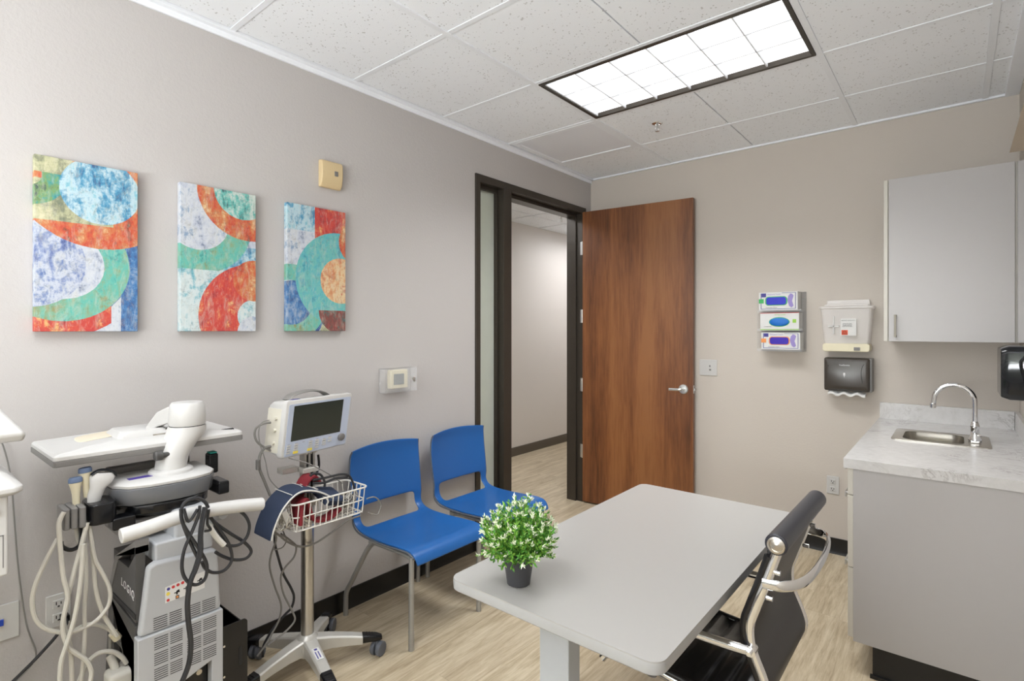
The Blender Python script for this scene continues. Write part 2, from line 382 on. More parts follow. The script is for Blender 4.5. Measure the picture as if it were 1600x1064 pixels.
# stops and glazing beads set back in the frame
fbar(-1.085, -1.068, 0, T-.07, -.135, -.045); fbar(-.169, -.152, 0, T-.07, -.135, -.045); fbar(-1.085, -.152, T-.075, T-.05, -.135, -.045)
fbar(-1.406, -1.39, .05, T-.07, -.1, -.04); fbar(-1.187, -1.171, .05, T-.07, -.1, -.04); fbar(-1.406, -1.171, T-.075, T-.05, -.1, -.04)
struct('trim_3', fr, 'bronze', bevel=.002)
struct('window_2', B().box(-.075, -.067, -1.405, -1.172, .05, T-.05), 'glass')
HP = Vector((.022, -.168, 0)); FP = Vector((.926, -.076, 0)); ang = math.atan2(FP.y-HP.y, FP.x-HP.x); DL = (FP-HP).length
t = bpy.data.objects.new('door_1', None); COL.objects.link(t); t.location = HP; t.rotation_euler = (0, 0, ang); t.matrix_world = Matrix.Translation(HP) @ Matrix.Rotation(ang, 4, 'Z'); t['kind'] = 'structure'
obj('door_leaf', B().box(0, DL, 0, .044, .012, 2.43), 'wood', t, bevel=.002, local=True)
for z in (2.13, 1.56, .985, .43): obj('hinge', B().box(-.026, .0, .012, .015, z-.055, z+.055).cyl((-.004, .002, 0), .006, z-.055, z+.055), 'nickel', t, local=True)
hz = 1.0
h = obj('door_handle', B().lathe([(.036, 0), (.036, -.006), (.031, -.011), (.012, -.012), (.011, -.045)], (DL-.07, 0, hz), 24, 'y').tube([(DL-.07, -.045, hz), (DL-.085, -.052, hz), (DL-.12, -.052, hz-.001), (DL-.165, -.05, hz-.002)], .009, 10, ell=(.007, .010)), 'nickel', t, local=True)
obj('latch_plate', B().box(DL-.0005, DL+.0015, .01, .034, hz-.03, hz+.03).box(DL, DL+.012, .016, .028, hz-.008, hz+.008), 'nickel', t, local=True)
# ---------------------------------------------------------------- wall art (procedural abstract circles)
def art(name, layers):
    q = N(name); tc = q.n('ShaderNodeTexCoord'); sp = q.n('ShaderNodeSeparateXYZ'); q.l(tc.outputs['Object'], sp.inputs[0])
    u = q.math('MULTIPLY_ADD', sp.outputs[1], 1/.3, .5); v = q.math('MULTIPLY', sp.outputs[2], 1/.3)
    ob = tc.outputs['Object']
    st = q.n('ShaderNodeMapping'); st.inputs['Scale'].default_value = (1, 1.6, .5); q.l(ob, st.inputs[0])
    na = q.noise(st.outputs[0], 14, 8, .72, .6); nb = q.noise(ob, 42, 8, .8, .4); nc = q.noise(ob, 9, 4, .6, .8)
    nn = q.math('MULTIPLY_ADD', na, .42, q.math('MULTIPLY_ADD', nb, .26, q.math('MULTIPLY', nc, .34)))
    wob = q.math('MULTIPLY_ADD', q.noise(ob, 60, 3), .012, -.006)
    col = None
    for shape, cols in layers:
        k = len(cols); c = q.ramp(nn, [(.41+.20*i/max(1, k-1), srgb(*x)) for i, x in enumerate(cols)])
        if shape is None: col = c; continue
        kind = shape[0]
        if kind == 'ring':
            _, cx, cy, r0, r1 = shape[:5]
            d = q.math('SQRT', q.math('ADD', q.math('POWER', q.math('ABSOLUTE', q.math('SUBTRACT', u, cx)), 2), q.math('POWER', q.math('ABSOLUTE', q.math('SUBTRACT', v, cy)), 2)))
            d = q.math('ADD', d, wob)
            m = q.math('MULTIPLY', q.math('LESS_THAN', d, r1), q.math('GREATER_THAN', d, r0))
        else:
            _, x0, x1, y0, y1 = shape[:5]
            uu = q.math('ADD', u, wob); v2 = q.math('ADD', v, wob)
            m = q.math('MULTIPLY', q.math('MULTIPLY', q.math('GREATER_THAN', uu, x0), q.math('LESS_THAN', uu, x1)), q.math('MULTIPLY', q.math('GREATER_THAN', v2, y0), q.math('LESS_THAN', v2, y1)))
        if len(shape) > 5:   # clip window
            x0, x1, y0, y1 = shape[5]
            m = q.math('MULTIPLY', m, q.math('MULTIPLY', q.math('MULTIPLY', q.math('GREATER_THAN', u, x0), q.math('LESS_THAN', u, x1)), q.math('MULTIPLY', q.math('GREATER_THAN', v, y0), q.math('LESS_THAN', v, y1))))
        col = q.mix(m, col, c)
    wash = q.ramp(q.noise(st.outputs[0], 26, 8, .8, .8), [(.50, (0, 0, 0, 1)), (.62, (1, 1, 1, 1))])
    col = q.mix(q.math('MULTIPLY', wash, .38), col, srgb(206, 204, 190))
    dk = q.ramp(q.noise(ob, 34, 8, .8, .5), [(.54, (0, 0, 0, 1)), (.66, (1, 1, 1, 1))])
    col = q.mix(q.math('MULTIPLY', dk, .4), col, srgb(60, 66, 74))
    col = q.mix(.16, col, srgb(110, 112, 112))
    q.set(Base_Color=col, Roughness=.6); q.bump(nb, .15, .003); return q.m
WH = [(70, 84, 130), (190, 198, 214), (214, 218, 224), (120, 150, 186)]
BL = [(24, 60, 120), (60, 150, 190), (196, 220, 228), (120, 190, 210)]
TE = [(30, 130, 130), (92, 190, 176), (120, 178, 150), (150, 140, 80)]
OR = [(96, 60, 30), (206, 70, 34), (204, 122, 66), (230, 200, 150)]
RD = [(140, 24, 30), (196, 40, 36), (208, 70, 46), (236, 190, 120)]
OL = [(90, 110, 90), (134, 138, 110), (190, 190, 150), (220, 214, 180)]
NV = [(20, 28, 66), (40, 70, 130), (50, 120, 180), (150, 170, 200)]
artA = art('abstract_canvas_a', [(None, WH), (('rect', .82, 1.2, -.1, 1.1), NV), (('ring', .55, .05, 0, .0), NV),
    (('ring', .1, .9, .62, .86), NV), (('ring', .1, .95, .78, 1.05, (-.1, .72, -.1, .36)), RD), (('ring', .25, .78, .40, .66, (-.1, 1.1, .1, 1.1)), TE), (('ring', -.05, .80, 0, .52), [(40, 60, 130), (120, 140, 190), (206, 212, 222), (90, 120, 180)]),
    (('rect', -.1, 1.1, 1.55, 2.1), OL), (('ring', .62, 1.86, 0, .86), OR), (('ring', .12, 1.30, .0, .62, (-.1, .9, 1.28, 1.75)), OL), (('ring', -.05, 1.78, .12, .34, (-.1, .3, 1.4, 1.95)), [(20, 90, 110), (40, 150, 150), (120, 160, 90), (40, 60, 80)]),
    (('rect', -.1, .34, 1.82, 2.1), OL), (('ring', .62, 1.70, 0, .40), BL), (('ring', .12, 1.02, .62, .80, (-.1, .5, 1.1, 1.3)), OR)])
artB = art('abstract_canvas_b', [(None, [(30, 110, 140), (110, 180, 196), (214, 224, 224), (196, 214, 216)]), (('rect', -.1, 1.1, 1.1, 2.1), WH), (('rect', .55, 1.1, .9, 1.22), BL),
    (('ring', .22, 1.52, .40, .72, (-.1, 1.1, .85, 1.5)), TE), (('ring', .90, 2.02, .32, .70), OR), (('ring', .82, 2.02, 0, .40), [(24, 60, 80), (90, 190, 180), (214, 220, 214), (80, 170, 160)]),
    (('ring', .98, .22, .24, .76), RD), (('ring', .98, .74, 0, .30), OR), (('ring', .98, -.02, 0, .24), WH)])
artC = art('abstract_canvas_c', [(None, WH), (('rect', .45, 1.1, 1.4, 2.1), RD), (('rect', -.1, .45, 1.6, 2.1), BL), (('rect', .55, 1.1, -.1, .5), OL), (('ring', .12, .30, 0, .5), NV), (('ring', .05, .45, .35, .60), TE),
    (('ring', .90, .86, .0, .78), [(30, 130, 150), (84, 180, 190), (110, 190, 180), (60, 160, 180)]), (('ring', .93, .84, 0, .38), [(196, 90, 50), (216, 150, 100), (230, 206, 160), (190, 70, 50)]),
    (('ring', 1.25, 1.5, 0, .36), OR), (('ring', .9, .34, 0, .38, (-.1, 1.1, -.1, .34)), [(60, 100, 80), (150, 50, 44), (110, 60, 50), (40, 110, 110)])])
for (y0, y1, m, lb) in ((-3.642, -3.343, artA, 'leftmost canvas, wide orange ring arching over a light blue disc and teal ring'), (-3.198, -2.895, artB, 'middle canvas, orange arc at top and large red ring at bottom right'), (-2.75, -2.439, artC, 'rightmost and smallest looking canvas, teal ring around an orange half disc with red corner')):
    tag(obj('canvas_painting', B().box(.003, .033, y0, y1, 1.44, 2.043), m, bevel=.002), lb, 'painting', 'abstract canvas paintings on the left wall')
# ---------------------------------------------------------------- wall devices, left wall
t = thing('motion_sensor', 'small aged cream wall box mounted high between the canvases and door frame', 'sensor', (0, -2.514, 2.155))
b = B(); prof = [(0, .0), (.018, .0), (.032, .02), (.038, .06), (.038, .115), (.030, .132), (0, .135)]
b.prism([(x, 2.155+z) for x, z in prof], 'y', -2.573, -2.455)
obj('housing', b, 'tan_pl', t, bevel=.006)
obj('lens', B().box(.037, .041, -2.505, -2.485, 2.215, 2.24), 'mid_pl', t, bevel=.002)
t = thing('thermostat', 'cream thermostat with grey screen inside a clear lockable cover', 'thermostat', (0, -2.09, 1.1))
obj('housing', B().box(0, .035, -2.155, -2.035, 1.118, 1.222), 'cream_pl', t, bevel=.006)
obj('screen', B().box(.034, .037, -2.135, -2.065, 1.14, 1.20), 'lcd', t)
b = B(); b.box(.0, .055, -2.21, -2.206, 1.1, 1.232).box(0, .055, -1.99, -1.986, 1.1, 1.232).box(0, .055, -2.206, -1.99, 1.1, 1.104).box(0, .055, -2.206, -1.99, 1.228, 1.232).box(.052, .055, -2.206, -1.99, 1.104, 1.228)
obj('clear_cover', b, 'acrylic', t)
obj('lock', B().cyl((0, -2.012, 1.168), .008, .05, .062, 'x').box(.055, .058, -2.012, -2.002, 1.15, 1.165), 'nickel', t)
def outlet(label, axis, c, z, kind='duplex', w=.07, hh=.115):
    t = thing('wall_outlet' if kind == 'duplex' else 'wall_plate', label, 'outlet' if kind == 'duplex' else 'wall plate', (0, c, z) if axis == 'x' else (c, 0, z))
    def bx(b, a0, a1, z0, z1, d0, d1):
        return b.box(d0, d1, a0, a1, z0, z1) if axis == 'x' else b.box(a0, a1, -d1, -d0, z0, z1)
    obj('cover_plate', bx(B(), c-w/2, c+w/2, z-hh/2, z+hh/2, 0, .006), 'cream_pl' if kind == 'old' else 'white_pl', t, bevel=.003)
    return t, bx
for lb, ax, c, z in (('white duplex outlet on the back wall left of the drawers', 'y', 1.818, .44), ('duplex outlet behind the white ultrasound cables on the left wall', 'x', -3.573, .46)):
    t, bx = outlet(lb, ax, c, z)
    for dz in (-.024, .024):
        f = obj('receptacle', bx(B(), c-.016, c+.016, z+dz-.014, z+dz+.014, .005, .009), 'white_pl', t, bevel=.003)
        obj('slots', bx(bx(bx(B(), c-.008, c-.005, z+dz-.003, z+dz+.008, .0085, .0095), c+.005, c+.008, z+dz-.003, z+dz+.006, .0085, .0095), c-.003, c+.003, z+dz-.011, z+dz-.006, .0085, .0095), 'slot', f)
t, bx = outlet('white data wall plate with one blue jack at the lower left', 'x', -3.735, .475, 'data', .12, .12)
obj('jack', bx(B(), -3.745, -3.715, .468, .488, .005, .012), 'bluejack', t, label='blue jack')
t, bx = outlet('white double switch plate on the wall right of the wooden door', 'y', 1.013, 1.165, 'switch', .13, .118)
obj('switch', bx(B(), 1.018, 1.04, 1.14, 1.19, .005, .01), 'white_pl', t, bevel=.002)
obj('switch_marks', bx(bx(B(), 1.022, 1.036, 1.144, 1.156, .0095, .0105), 1.022, 1.032, 1.17, 1.184, .0095, .0105), 'mid_pl', t)
# ---------------------------------------------------------------- glove boxes in acrylic rack on the back wall
t = thing('glove_box_rack', 'clear acrylic wall rack holding three glove boxes on the back wall', 'rack', (1.53, 0, 1.31))
b = B(); gx0, gx1 = 1.385, 1.665
b.box(gx0, gx1, -.004, 0, 1.30, 1.70).box(gx0, gx0+.004, -.115, -.004, 1.30, 1.655).box(gx1-.004, gx1, -.115, -.004, 1.30, 1.655)
for z in (1.30, 1.435, 1.562): b.box(gx0+.004, gx1-.004, -.115, -.004, z, z+.004)
for z in (1.304, 1.439, 1.566): b.box(gx0+.004, gx1-.004, -.118, -.115, z, z+.014)
obj('rack_body', b, 'acrylic', t)
def glove_box(label, x0, z0, z1, kind):
    x1 = x0+.238; yf = -.113; t = thing('glove_box', label, 'box', ((x0+x1)/2, -.06, z0), 0, 'glove boxes in the clear wall rack')
    obj('carton', B().box(x0, x1, yf, -.01, z0, z1), 'paper', t, bevel=.001)
    zc = (z0+z1)/2; W = lambda u: x0+.238*u; Zz = lambda v: z0+(z1-z0)*v
    def patch(nm, u0, u1, v0, v1, mat, d=.0008): obj(nm, B().box(W(u0), W(u1), yf-d, yf, Zz(v0), Zz(v1)), mat, t)
    def oval(nm, u0, u1, v0, v1, mat, d, rr): obj(nm, B().prism(rrect(W(u0), W(u1), Zz(v0), Zz(v1), rr, 8), 'y', yf-d, yf), mat, t)
    if kind == 'mid':
        obj('opening_rim', B().prism([(W(.5)+.0635*math.cos(R(k*12)), Zz(.47)+.032*math.sin(R(k*12))) for k in range(30)], 'y', yf-.0012, yf), 'green', t)
        b = B().sphere((W(.5), yf-.002, Zz(.47)), .060, 1, .12, .48)
        obj('glove', b, 'deepblue', t, label='bright blue glove showing in the opening')
        patch('bottom_band', 0, 1, 0, .07, 'lime'); patch('top_band', 0, 1, .97, 1, 'red')
        patch('size_mark', .84, .93, .42, .62, 'lime')
        text('lettering', 'NITRILE EXAM', .0105, (W(.52), yf-.001, Zz(.88)), (1,0,0), (0,0,1), 'lime', t)
        text('lettering', 'POWDER FREE', .007, (W(.2), yf-.001, Zz(.2)), (1,0,0), (0,0,1), 'mid_pl', t)
    else:
        c1 = 'green' if kind == 'top' else 'orange'; c2 = 'royal' if kind == 'top' else 'violet'
        oval('opening_rim', .17 if kind == 'top' else .2, .74, .27, .76, c1, .0012, .02)
        oval('glove', .2 if kind == 'top' else .23, .71, .31, .72, c2, .004, .015)
        patch('size_mark', -.0, .13, .4, .64, c1, .0012)
        patch('maker_mark', .07, .19, .74, .95, 'indigo', .0014)
        b = B()
        for (u0, u1, v0, v1) in ((.05, .065, .1, .95), (.94, .955, .1, .95), (.05, .955, .07, .095), (.6, .955, .93, .95)): b.box(W(u0), W(u1), yf-.0008, yf, Zz(v0), Zz(v1))
        obj('border_line', b, 'indigo', t)
        b = B(); b.prism([(W(.74), Zz(.55)), (W(.79), Zz(.22)), (W(.85), Zz(.14)), (W(.9), Zz(.24)), (W(.86), Zz(.5)), (W(.9), Zz(.78)), (W(.87), Zz(.86)), (W(.82), Zz(.9)), (W(.77), Zz(.78))], 'y', yf-.0016, yf)
        obj('glove_picture', b, 'lilac', t)
        text('lettering', 'FitGuard Touch', .0125, (W(.40), yf-.001, Zz(.875)), (1,0,0), (0,0,1), 'lilac', t)
        text('lettering', 'Nitrile Exam Gloves', .0085, (W(.33), yf-.001, Zz(.16)), (1,0,0), (0,0,1), 'mid_pl', t)
glove_box('top glove box with green rimmed opening and royal blue glove', 1.397, 1.576, 1.698, 'top')
glove_box('middle glove box with oval opening, bright blue glove and lime band', 1.405, 1.443, 1.560, 'mid')
glove_box('bottom glove box with orange rimmed opening and violet glove', 1.412, 1.314, 1.428, 'bottom')
# ---------------------------------------------------------------- sharps container
t = thing('sharps_container', 'translucent sharps disposal container with cream base on the back wall', 'container', (1.90, 0, 1.31))
rings = []
for z, a0, a1, d in ((1.355, 1.788, 2.018, .095), (1.37, 1.782, 2.024, .1), (1.575, 1.768, 2.042, .125), (1.58, 1.758, 2.052, .13), (1.592, 1.758, 2.052, .13), (1.594, 1.772, 2.038, .12)):
    rings.append([(x, y, z) for x, y in rrect(a0, a1, -d, -.004, .018, 4)])
obj('bin', B().loft(rings), 'frost', t, solid=0)
b = B(); b.prism([(1.785, 1.594), (2.025, 1.594), (2.02, 1.635), (1.79, 1.635)], 'y', -.035, -.006); b.prism([(1.785, 1.594), (2.025, 1.594), (2.018, 1.606), (1.792, 1.606)], 'y', -.11, -.035)
obj('lid_chute', b, 'frost', t, bevel=.004)
obj('base_tray', B().prism(rrect(1.778, 2.03, 1.31, 1.36, .016), 'y', -.118, -.002), 'cream_pl', t, bevel=.004, label='cream locking base')
obj('lock', B().box(1.948, 1.98, -.122, -.117, 1.318, 1.338).cyl((1.964, 0, 1.328), .008, -.127, -.12, 'y'), 'mid_pl', t)
obj('embossed_cross', B().box(1.835, 1.845, -.122, -.112, 1.42, 1.53).box(1.81, 1.87, -.122, -.112, 1.462, 1.474), 'white_pl', t, bevel=.002)
yl = -.124
lb = obj('warning_label', B().box(1.879, 1.962, yl-.001, yl+.004, 1.41, 1.515), 'paper', t, label='white printed warning label')
obj('biohazard_patch', B().box(1.884, 1.917, yl-.002, yl-.001, 1.414, 1.444), 'hazard', lb)
bs = B()
for k in range(3):
    a = R(90+120*k); cx_, cz_ = 1.9005+.006*math.cos(a), 1.4285+.006*math.sin(a)
    pts = [(cx_+.0055*math.cos(a+R(s)), yl-.0024, cz_+.0055*math.sin(a+R(s))) for s in range(-140, 141, 40)]
    bs.tube(pts, .0009, 5)
obj('biohazard_symbol', bs, 'text_k', lb)
text('lettering', 'DESTROY WHEN FULL', .0075, (1.92, yl-.0013, 1.504), (1,0,0), (0,0,1), 'text_k', lb)
text('lettering', 'SINGLE USE ONLY\nDO NOT OVERFILL\nSHARPS DISPOSAL\nCLOSE LID SECURELY', .006, (1.915, yl-.0013, 1.475), (1,0,0), (0,0,1), 'text_k', lb)
# ---------------------------------------------------------------- folded towel dispenser
t = thing('paper_towel_dispenser', 'dark brown folded paper towel dispenser on the back wall below the sharps container', 'dispenser', (1.90, 0, 1.06))
obj('back_housing', B().box(1.785, 2.04, -.09, 0, 1.062, 1.27), 'mid_pl', t, bevel=.006)
m_ = N('brown_smoke'); m_.set(Base_Color=srgb(62, 56, 50), Roughness=.25)
obj('front_cover', B().loft([[(x, -.088, z) for x, z in rrect(1.782, 2.03, 1.062, 1.27, .012)], [(x, -.106, z) for x, z in rrect(1.788, 2.022, 1.075, 1.262, .012)], [(x, -.11, z) for x, z in rrect(1.80, 2.01, 1.09, 1.25, .012)]]), m_.m, t, bevel=.002)
obj('curved_groove', B().tube([(1.785, -.092, 1.255), (1.80, -.106, 1.235), (1.812, -.1105, 1.215)], .0015, 5), 'black_pl', t)
obj('curved_groove', B().tube([(2.02, -.105, 1.255), (1.992, -.1105, 1.22), (1.985, -.1105, 1.17), (1.993, -.1105, 1.12)], .0015, 5), 'black_pl', t)
obj('key_slot', B().prism(rrect(1.891, 1.901, 1.158, 1.178, .0045), 'y', -.1125, -.11).box(1.8945, 1.8975, -.1125, -.11, 1.15, 1.16), 'text_w', t, label='white keyhole mark')
text('lettering', 'VonDrehle', .013, (1.897, -.111, 1.225), (1,0,0), (0,0,1), 'text_w', t)
b = B(); n = 24; P = []
for k in range(n+1): P.append((1.805+.2*k/n, 1.042+.007*math.sin(k*.75)))
rg = [[(x, -.05, z+.02), (x, -.10, z+.006), (x, -.10, z-.006), (x, -.05, z+.008)] for x, z in P]
obj('towel', b.loft(rg), 'paper', t, label='white folded paper towel')
# ---------------------------------------------------------------- right wall dispenser
t = thing('roll_towel_dispenser', 'glossy black smoked dispenser on the right wall below the upper cabinet', 'dispenser', (XR, -.6, 1.12))
def tri(yz): return yz
b = B()
pf = rrect(-.75, -.45, 1.13, 1.372, .03)
b.loft([[(XR-.001, y, z) for y, z in pf], [(XR-.08, y, z) for y, z in pf], [(XR-.11, y*.94-.036, (z-1.25)*.9+1.25) for y, z in pf]])
obj('smoked_cover', b, 'smoke', t, bevel=.004)
obj('towel_roll', B().cyl((XR-.06, 0, 1.25), .045, -.70, -.5, 'y'), 'mid_pl', t, label='towel roll inside the smoked cover')
obj('side_arch', B().tube([(XR-.012, -.753, 1.15), (XR-.03, -.753, 1.22), (XR-.045, -.753, 1.30), (XR-.02, -.753, 1.335), (XR-.004, -.753, 1.34)], .006, 8), 'black_pl', t)
# bulkhead high on the right wall, towards the camera
struct('trim_4', B().prism([(XR, 2.42), (XR, 2.09), (XR-.115, 2.09), (XR-.03, 2.28)], 'y', -1.9, -1.35), 'bulkhead')
# ---------------------------------------------------------------- upper cabinet
t = thing('upper_cabinet', 'white wall cabinet hung on the back wall above the sink', 'cabinet', (2.4, -.15, 1.38))
obj('carcass', B().box(2.125, 2.685, -.312, -.001, 1.38, 2.288), 'cream_lam', t, bevel=.001)
obj('filler_strip', B().box(2.118, 2.137, -.326, -.312, 1.382, 2.288), 'cream_lam', t, bevel=.001)
d = obj('door', B().box(2.1425, 2.662, -.333, -.3125, 1.381, 2.290), 'white_lam', t, bevel=.0015)
obj('handle', B().box(2.168, 2.178, -.362, -.354, 1.405, 1.53).box(2.168, 2.178, -.356, -.333, 1.405, 1.415).box(2.168, 2.178, -.356, -.333, 1.52, 1.53), 'handle', d, bevel=.001, label='slim nickel bar handle')
obj('end_filler', B().box(2.672, XR-.001, -.333, -.312, 1.381, 2.29), 'white_lam', t, bevel=.001)
# ---------------------------------------------------------------- base cabinet and countertop
t = thing('base_cabinet', 'white base cabinet with drawers facing left and plain end panel', 'cabinet', (2.4, -.67, 0))
obj('carcass', B().box(2.103, XR-.001, -1.32, -.001, .13, .70).box(2.103, XR-.001, -1.32, -.76, .70, .858).box(2.103, XR-.001, -.36, -.001, .70, .858), 'cream_lam', t)
obj('end_panel', B().box(2.1, XR-.001, -1.34, -1.32, .13, .859), 'white_lam', t, bevel=.001)
zs = [(.747, .858), (.441, .743), (.145, .437)]
for k, (z0, z1) in enumerate(zs):
    for (y0, y1) in ((-1.338, -.90), (-.896, -.45), (-.446, -.004)):
        dr = obj('drawer', B().box(2.080, 2.1, y0, y1, z0, z1), 'cream_lam', t, bevel=.0015)
        yc = (y0+y1)/2; zh = z1-.03 if k else z1-.02
        obj('handle', B().box(2.048, 2.054, yc-.065, yc+.065, zh-.02, zh+.004).box(2.05, 2.08, yc-.065, yc-.057, zh-.004, zh+.004).box(2.05, 2.08, yc+.057, yc+.065, zh-.004, zh+.004), 'nickel', dr, bevel=.001)
obj('toe_kick', B().box(2.168, XR-.001, -1.332, -.001, 0, .1295).box(2.160, XR-.001, -1.345, -1.332, 0, .014), 'black_base', t, label='black rubber toe kick')
t = thing('countertop', 'grey white speckled quartz countertop with backsplash on the drawer cabinet', 'countertop', (2.4, -.67, .86))
sx0, sx1, sy0, sy1 = 2.205, 2.54, -.72, -.40
obj('slab', B().box(2.066, sx0, -1.35, -.001, .86, .9).box(sx1, XR-.001, -1.35, -.001, .86, .9).box(sx0, sx1, -1.35, sy0, .86, .9).box(sx0, sx1, sy1, -.001, .86, .9), 'quartz', t)
obj('backsplash', B().box(2.071, XR-.021, -.02, -.001, .9, 1.0).box(XR-.02, XR-.001, -1.35, -.001, .9, 1.0), 'quartz', t, bevel=.001)
t = thing('bar_sink', 'small rectangular stainless steel sink set into the quartz countertop', 'sink', (2.37, -.56, .9))
ro = rrect(2.183, 2.562, -.74, -.38, .02); ri = rrect(2.225, 2.465, -.70, -.42, .05); n = len(ro)
rings = [[(x, y, .9005) for x, y in ro], [(x, y, .905) for x, y in ro], [(x+(2.37-x)*.02, y+(-.56-y)*.02, .906) for x, y in ro], [(x, y, .903) for x, y in ri], [(x, y, .895) for x, y in ri], [(2.345+(x-2.345)*.93, -.56+(y+.56)*.93, .77) for x, y in ri], [(2.345+(x-2.345)*.8, -.56+(y+.56)*.8, .752) for x, y in ri]]
obj('basin', B().loft(rings[:], cap=False).add([p for p in rings[-1]], [tuple(range(n))]), 'steel', t)
obj('drain', B().lathe([(.035, .7525), (.035, .756), (.025, .757), (.01, .754)], (2.345, -.56, 0)), 'chrome', t)
fx, fy = 2.505, -.56
t = thing('faucet', 'chrome gooseneck faucet standing at the right end of the sink', 'faucet', (fx, fy, .905))
obj('base', B().lathe([(.026, .9045), (.026, .915), (.018, .93), (.016, .97), (.019, .975), (.015, .99), (.012, 1.0)], (fx, fy, 0)).box(fx-.018, fx+.018, fy-.075, fy+.075, .9045, .918), 'chrome', t, bevel=.004)
pts = [(fx, fy, .98), (fx, fy, 1.09)]+[(fx-.078+.078*math.cos(a), fy, 1.095+.078*math.sin(a)) for a in [R(15*k) for k in range(0, 13)]]+[(fx-.16, fy, 1.07)]
obj('spout', B().tube(pts, .0105, 14), 'chrome', t)
obj('aerator', B().cyl((fx-.161, fy, 0), .013, 1.052, 1.075), 'chrome', t, bevel=.002)
for s in (-1, 1):
    obj('lever_handle', B().lathe([(.018, .915), (.016, .94), (.012, .95), (.004, .953)], (fx, fy+s*.058, 0)).tube([(fx, fy+s*.058, .942), (fx+.01, fy+s*.085, .948), (fx+.015, fy+s*.11, .952)], .005, 8), 'chrome', t)
# ---------------------------------------------------------------- table
t = thing('desk_table', 'white rectangular table with rounded corners on grey column legs', 'table', (1.645, -2.345, 0))
tx0, tx1, ty0, ty1 = 1.328, 1.962, -2.952, -1.736
obj('tabletop', B().prism(rrect(tx0, tx1, ty0, ty1, .035, 8), 'z', .7405, .744), 'table', t, label='white laminate top')
obj('edge_band', B().loft([[(x, y, z) for x, y in rrect(tx0+i, tx1-i, ty0+i, ty1-i, .035, 8)] for z, i in ((.712, .004), (.716, 0), (.737, -.001), (.7405, 0))]), 'table_edge', t, label='light grey edge band')
for yy in (-2.87, -1.83):
    l = obj('leg', B().box(1.588, 1.680, yy, yy+.055, .05, .712), 'table_leg', t, bevel=.004)
    obj('foot', B().box(1.36, 1.91, yy-.01, yy+.065, 0.004, .045), 'table_leg', l, bevel=.008)
obj('underframe', B().box(1.36, 1.93, -2.895, -2.80, .69, .712).box(1.36, 1.93, -1.85, -1.76, .69, .712).box(1.60, 1.67, -2.8, -1.85, .66, .70), 'table_leg', t, bevel=.003)
# ---------------------------------------------------------------- plant
px_, py_ = 1.503, -2.852
t = thing('potted_plant', 'small artificial plant with cream tipped green leaves in a charcoal pot', 'plant', (px_, py_, .744))
obj('pot', B().lathe([(.028, .744), (.032, .746), (.043, .822), (.045, .824), (.045, .832), (.041, .832), (.040, .822)], (px_, py_, 0), 32), 'pot', t)
obj('soil', B().lathe([(.0395, .80), (.039, .822), (.01, .826)], (px_, py_, 0)), 'soil', t)
stem = B(); lf = B(); ld = B(); lw = B()
def leaf(b, p, d, L, W):
    d = d.normalized(); s = d.cross(Vector((random.uniform(-1,1), random.uniform(-1,1), random.uniform(-1,1)))).normalized(); u = s.cross(d)
    b.add([p, p+d*L*.45+s*W+u*.0008, p+d*L, p+d*L*.45-s*W+u*.0008, p+d*L*.5-u*.0012], [(0,1,4), (1,2,4), (2,3,4), (3,0,4)])
C0 = Vector((px_, py_, .815)); CC = Vector((px_, py_, .876))
for k in range(300):
    th = k*2.39996+random.uniform(-.12, .12); ph = math.acos(1-1.62*(k+.5)/300); d = Vector((math.sin(ph)*math.cos(th), math.sin(ph)*math.sin(th), math.cos(ph)))
    rr = random.uniform(.084, .108) if k % 4 else random.uniform(.05, .075)
    if random.random() < .05: rr *= 1.12
    e = CC+Vector((d.x*rr, d.y*rr, d.z*rr*.95))
    if e.z < .79: e.z = .79+random.uniform(0, .012)
    st = C0+Vector((d.x*.02, d.y*.02, 0)); mid = (st+e)/2+Vector((d.x*.015, d.y*.015, .012))
    stem.tube([st, mid, e], .0008, 4, smooth=False)
    seg = e-mid
    for q in range(15):
        f = -.25+1.25*q/14; p = mid+seg*f; dd = (seg.normalized()*.6+Vector((random.uniform(-1,1), random.uniform(-1,1), random.uniform(-.6,1)))*.8)
        leaf(ld if random.random() < .4 else lf, p, dd, random.uniform(.010, .016), .0028)
    if random.random() < .62 and d.z > -.45:
        for q in range(8):
            dd = seg.normalized()+Vector((random.uniform(-1,1), random.uniform(-1,1), random.uniform(-1,1)))*.75
            leaf(lw, e+seg.normalized()*random.uniform(-.006, .003), dd, random.uniform(.009, .014), .0023)
obj('stems', stem, 'leaf_dark', t)['kind'] = 'stuff'; obj('leaves', lf, 'leaf', t)['kind'] = 'stuff'
obj('dark_leaves', ld, 'leaf_dark', t)['kind'] = 'stuff'; obj('cream_tips', lw, 'leaf_white', t, label='cream white sprig tips')['kind'] = 'stuff'
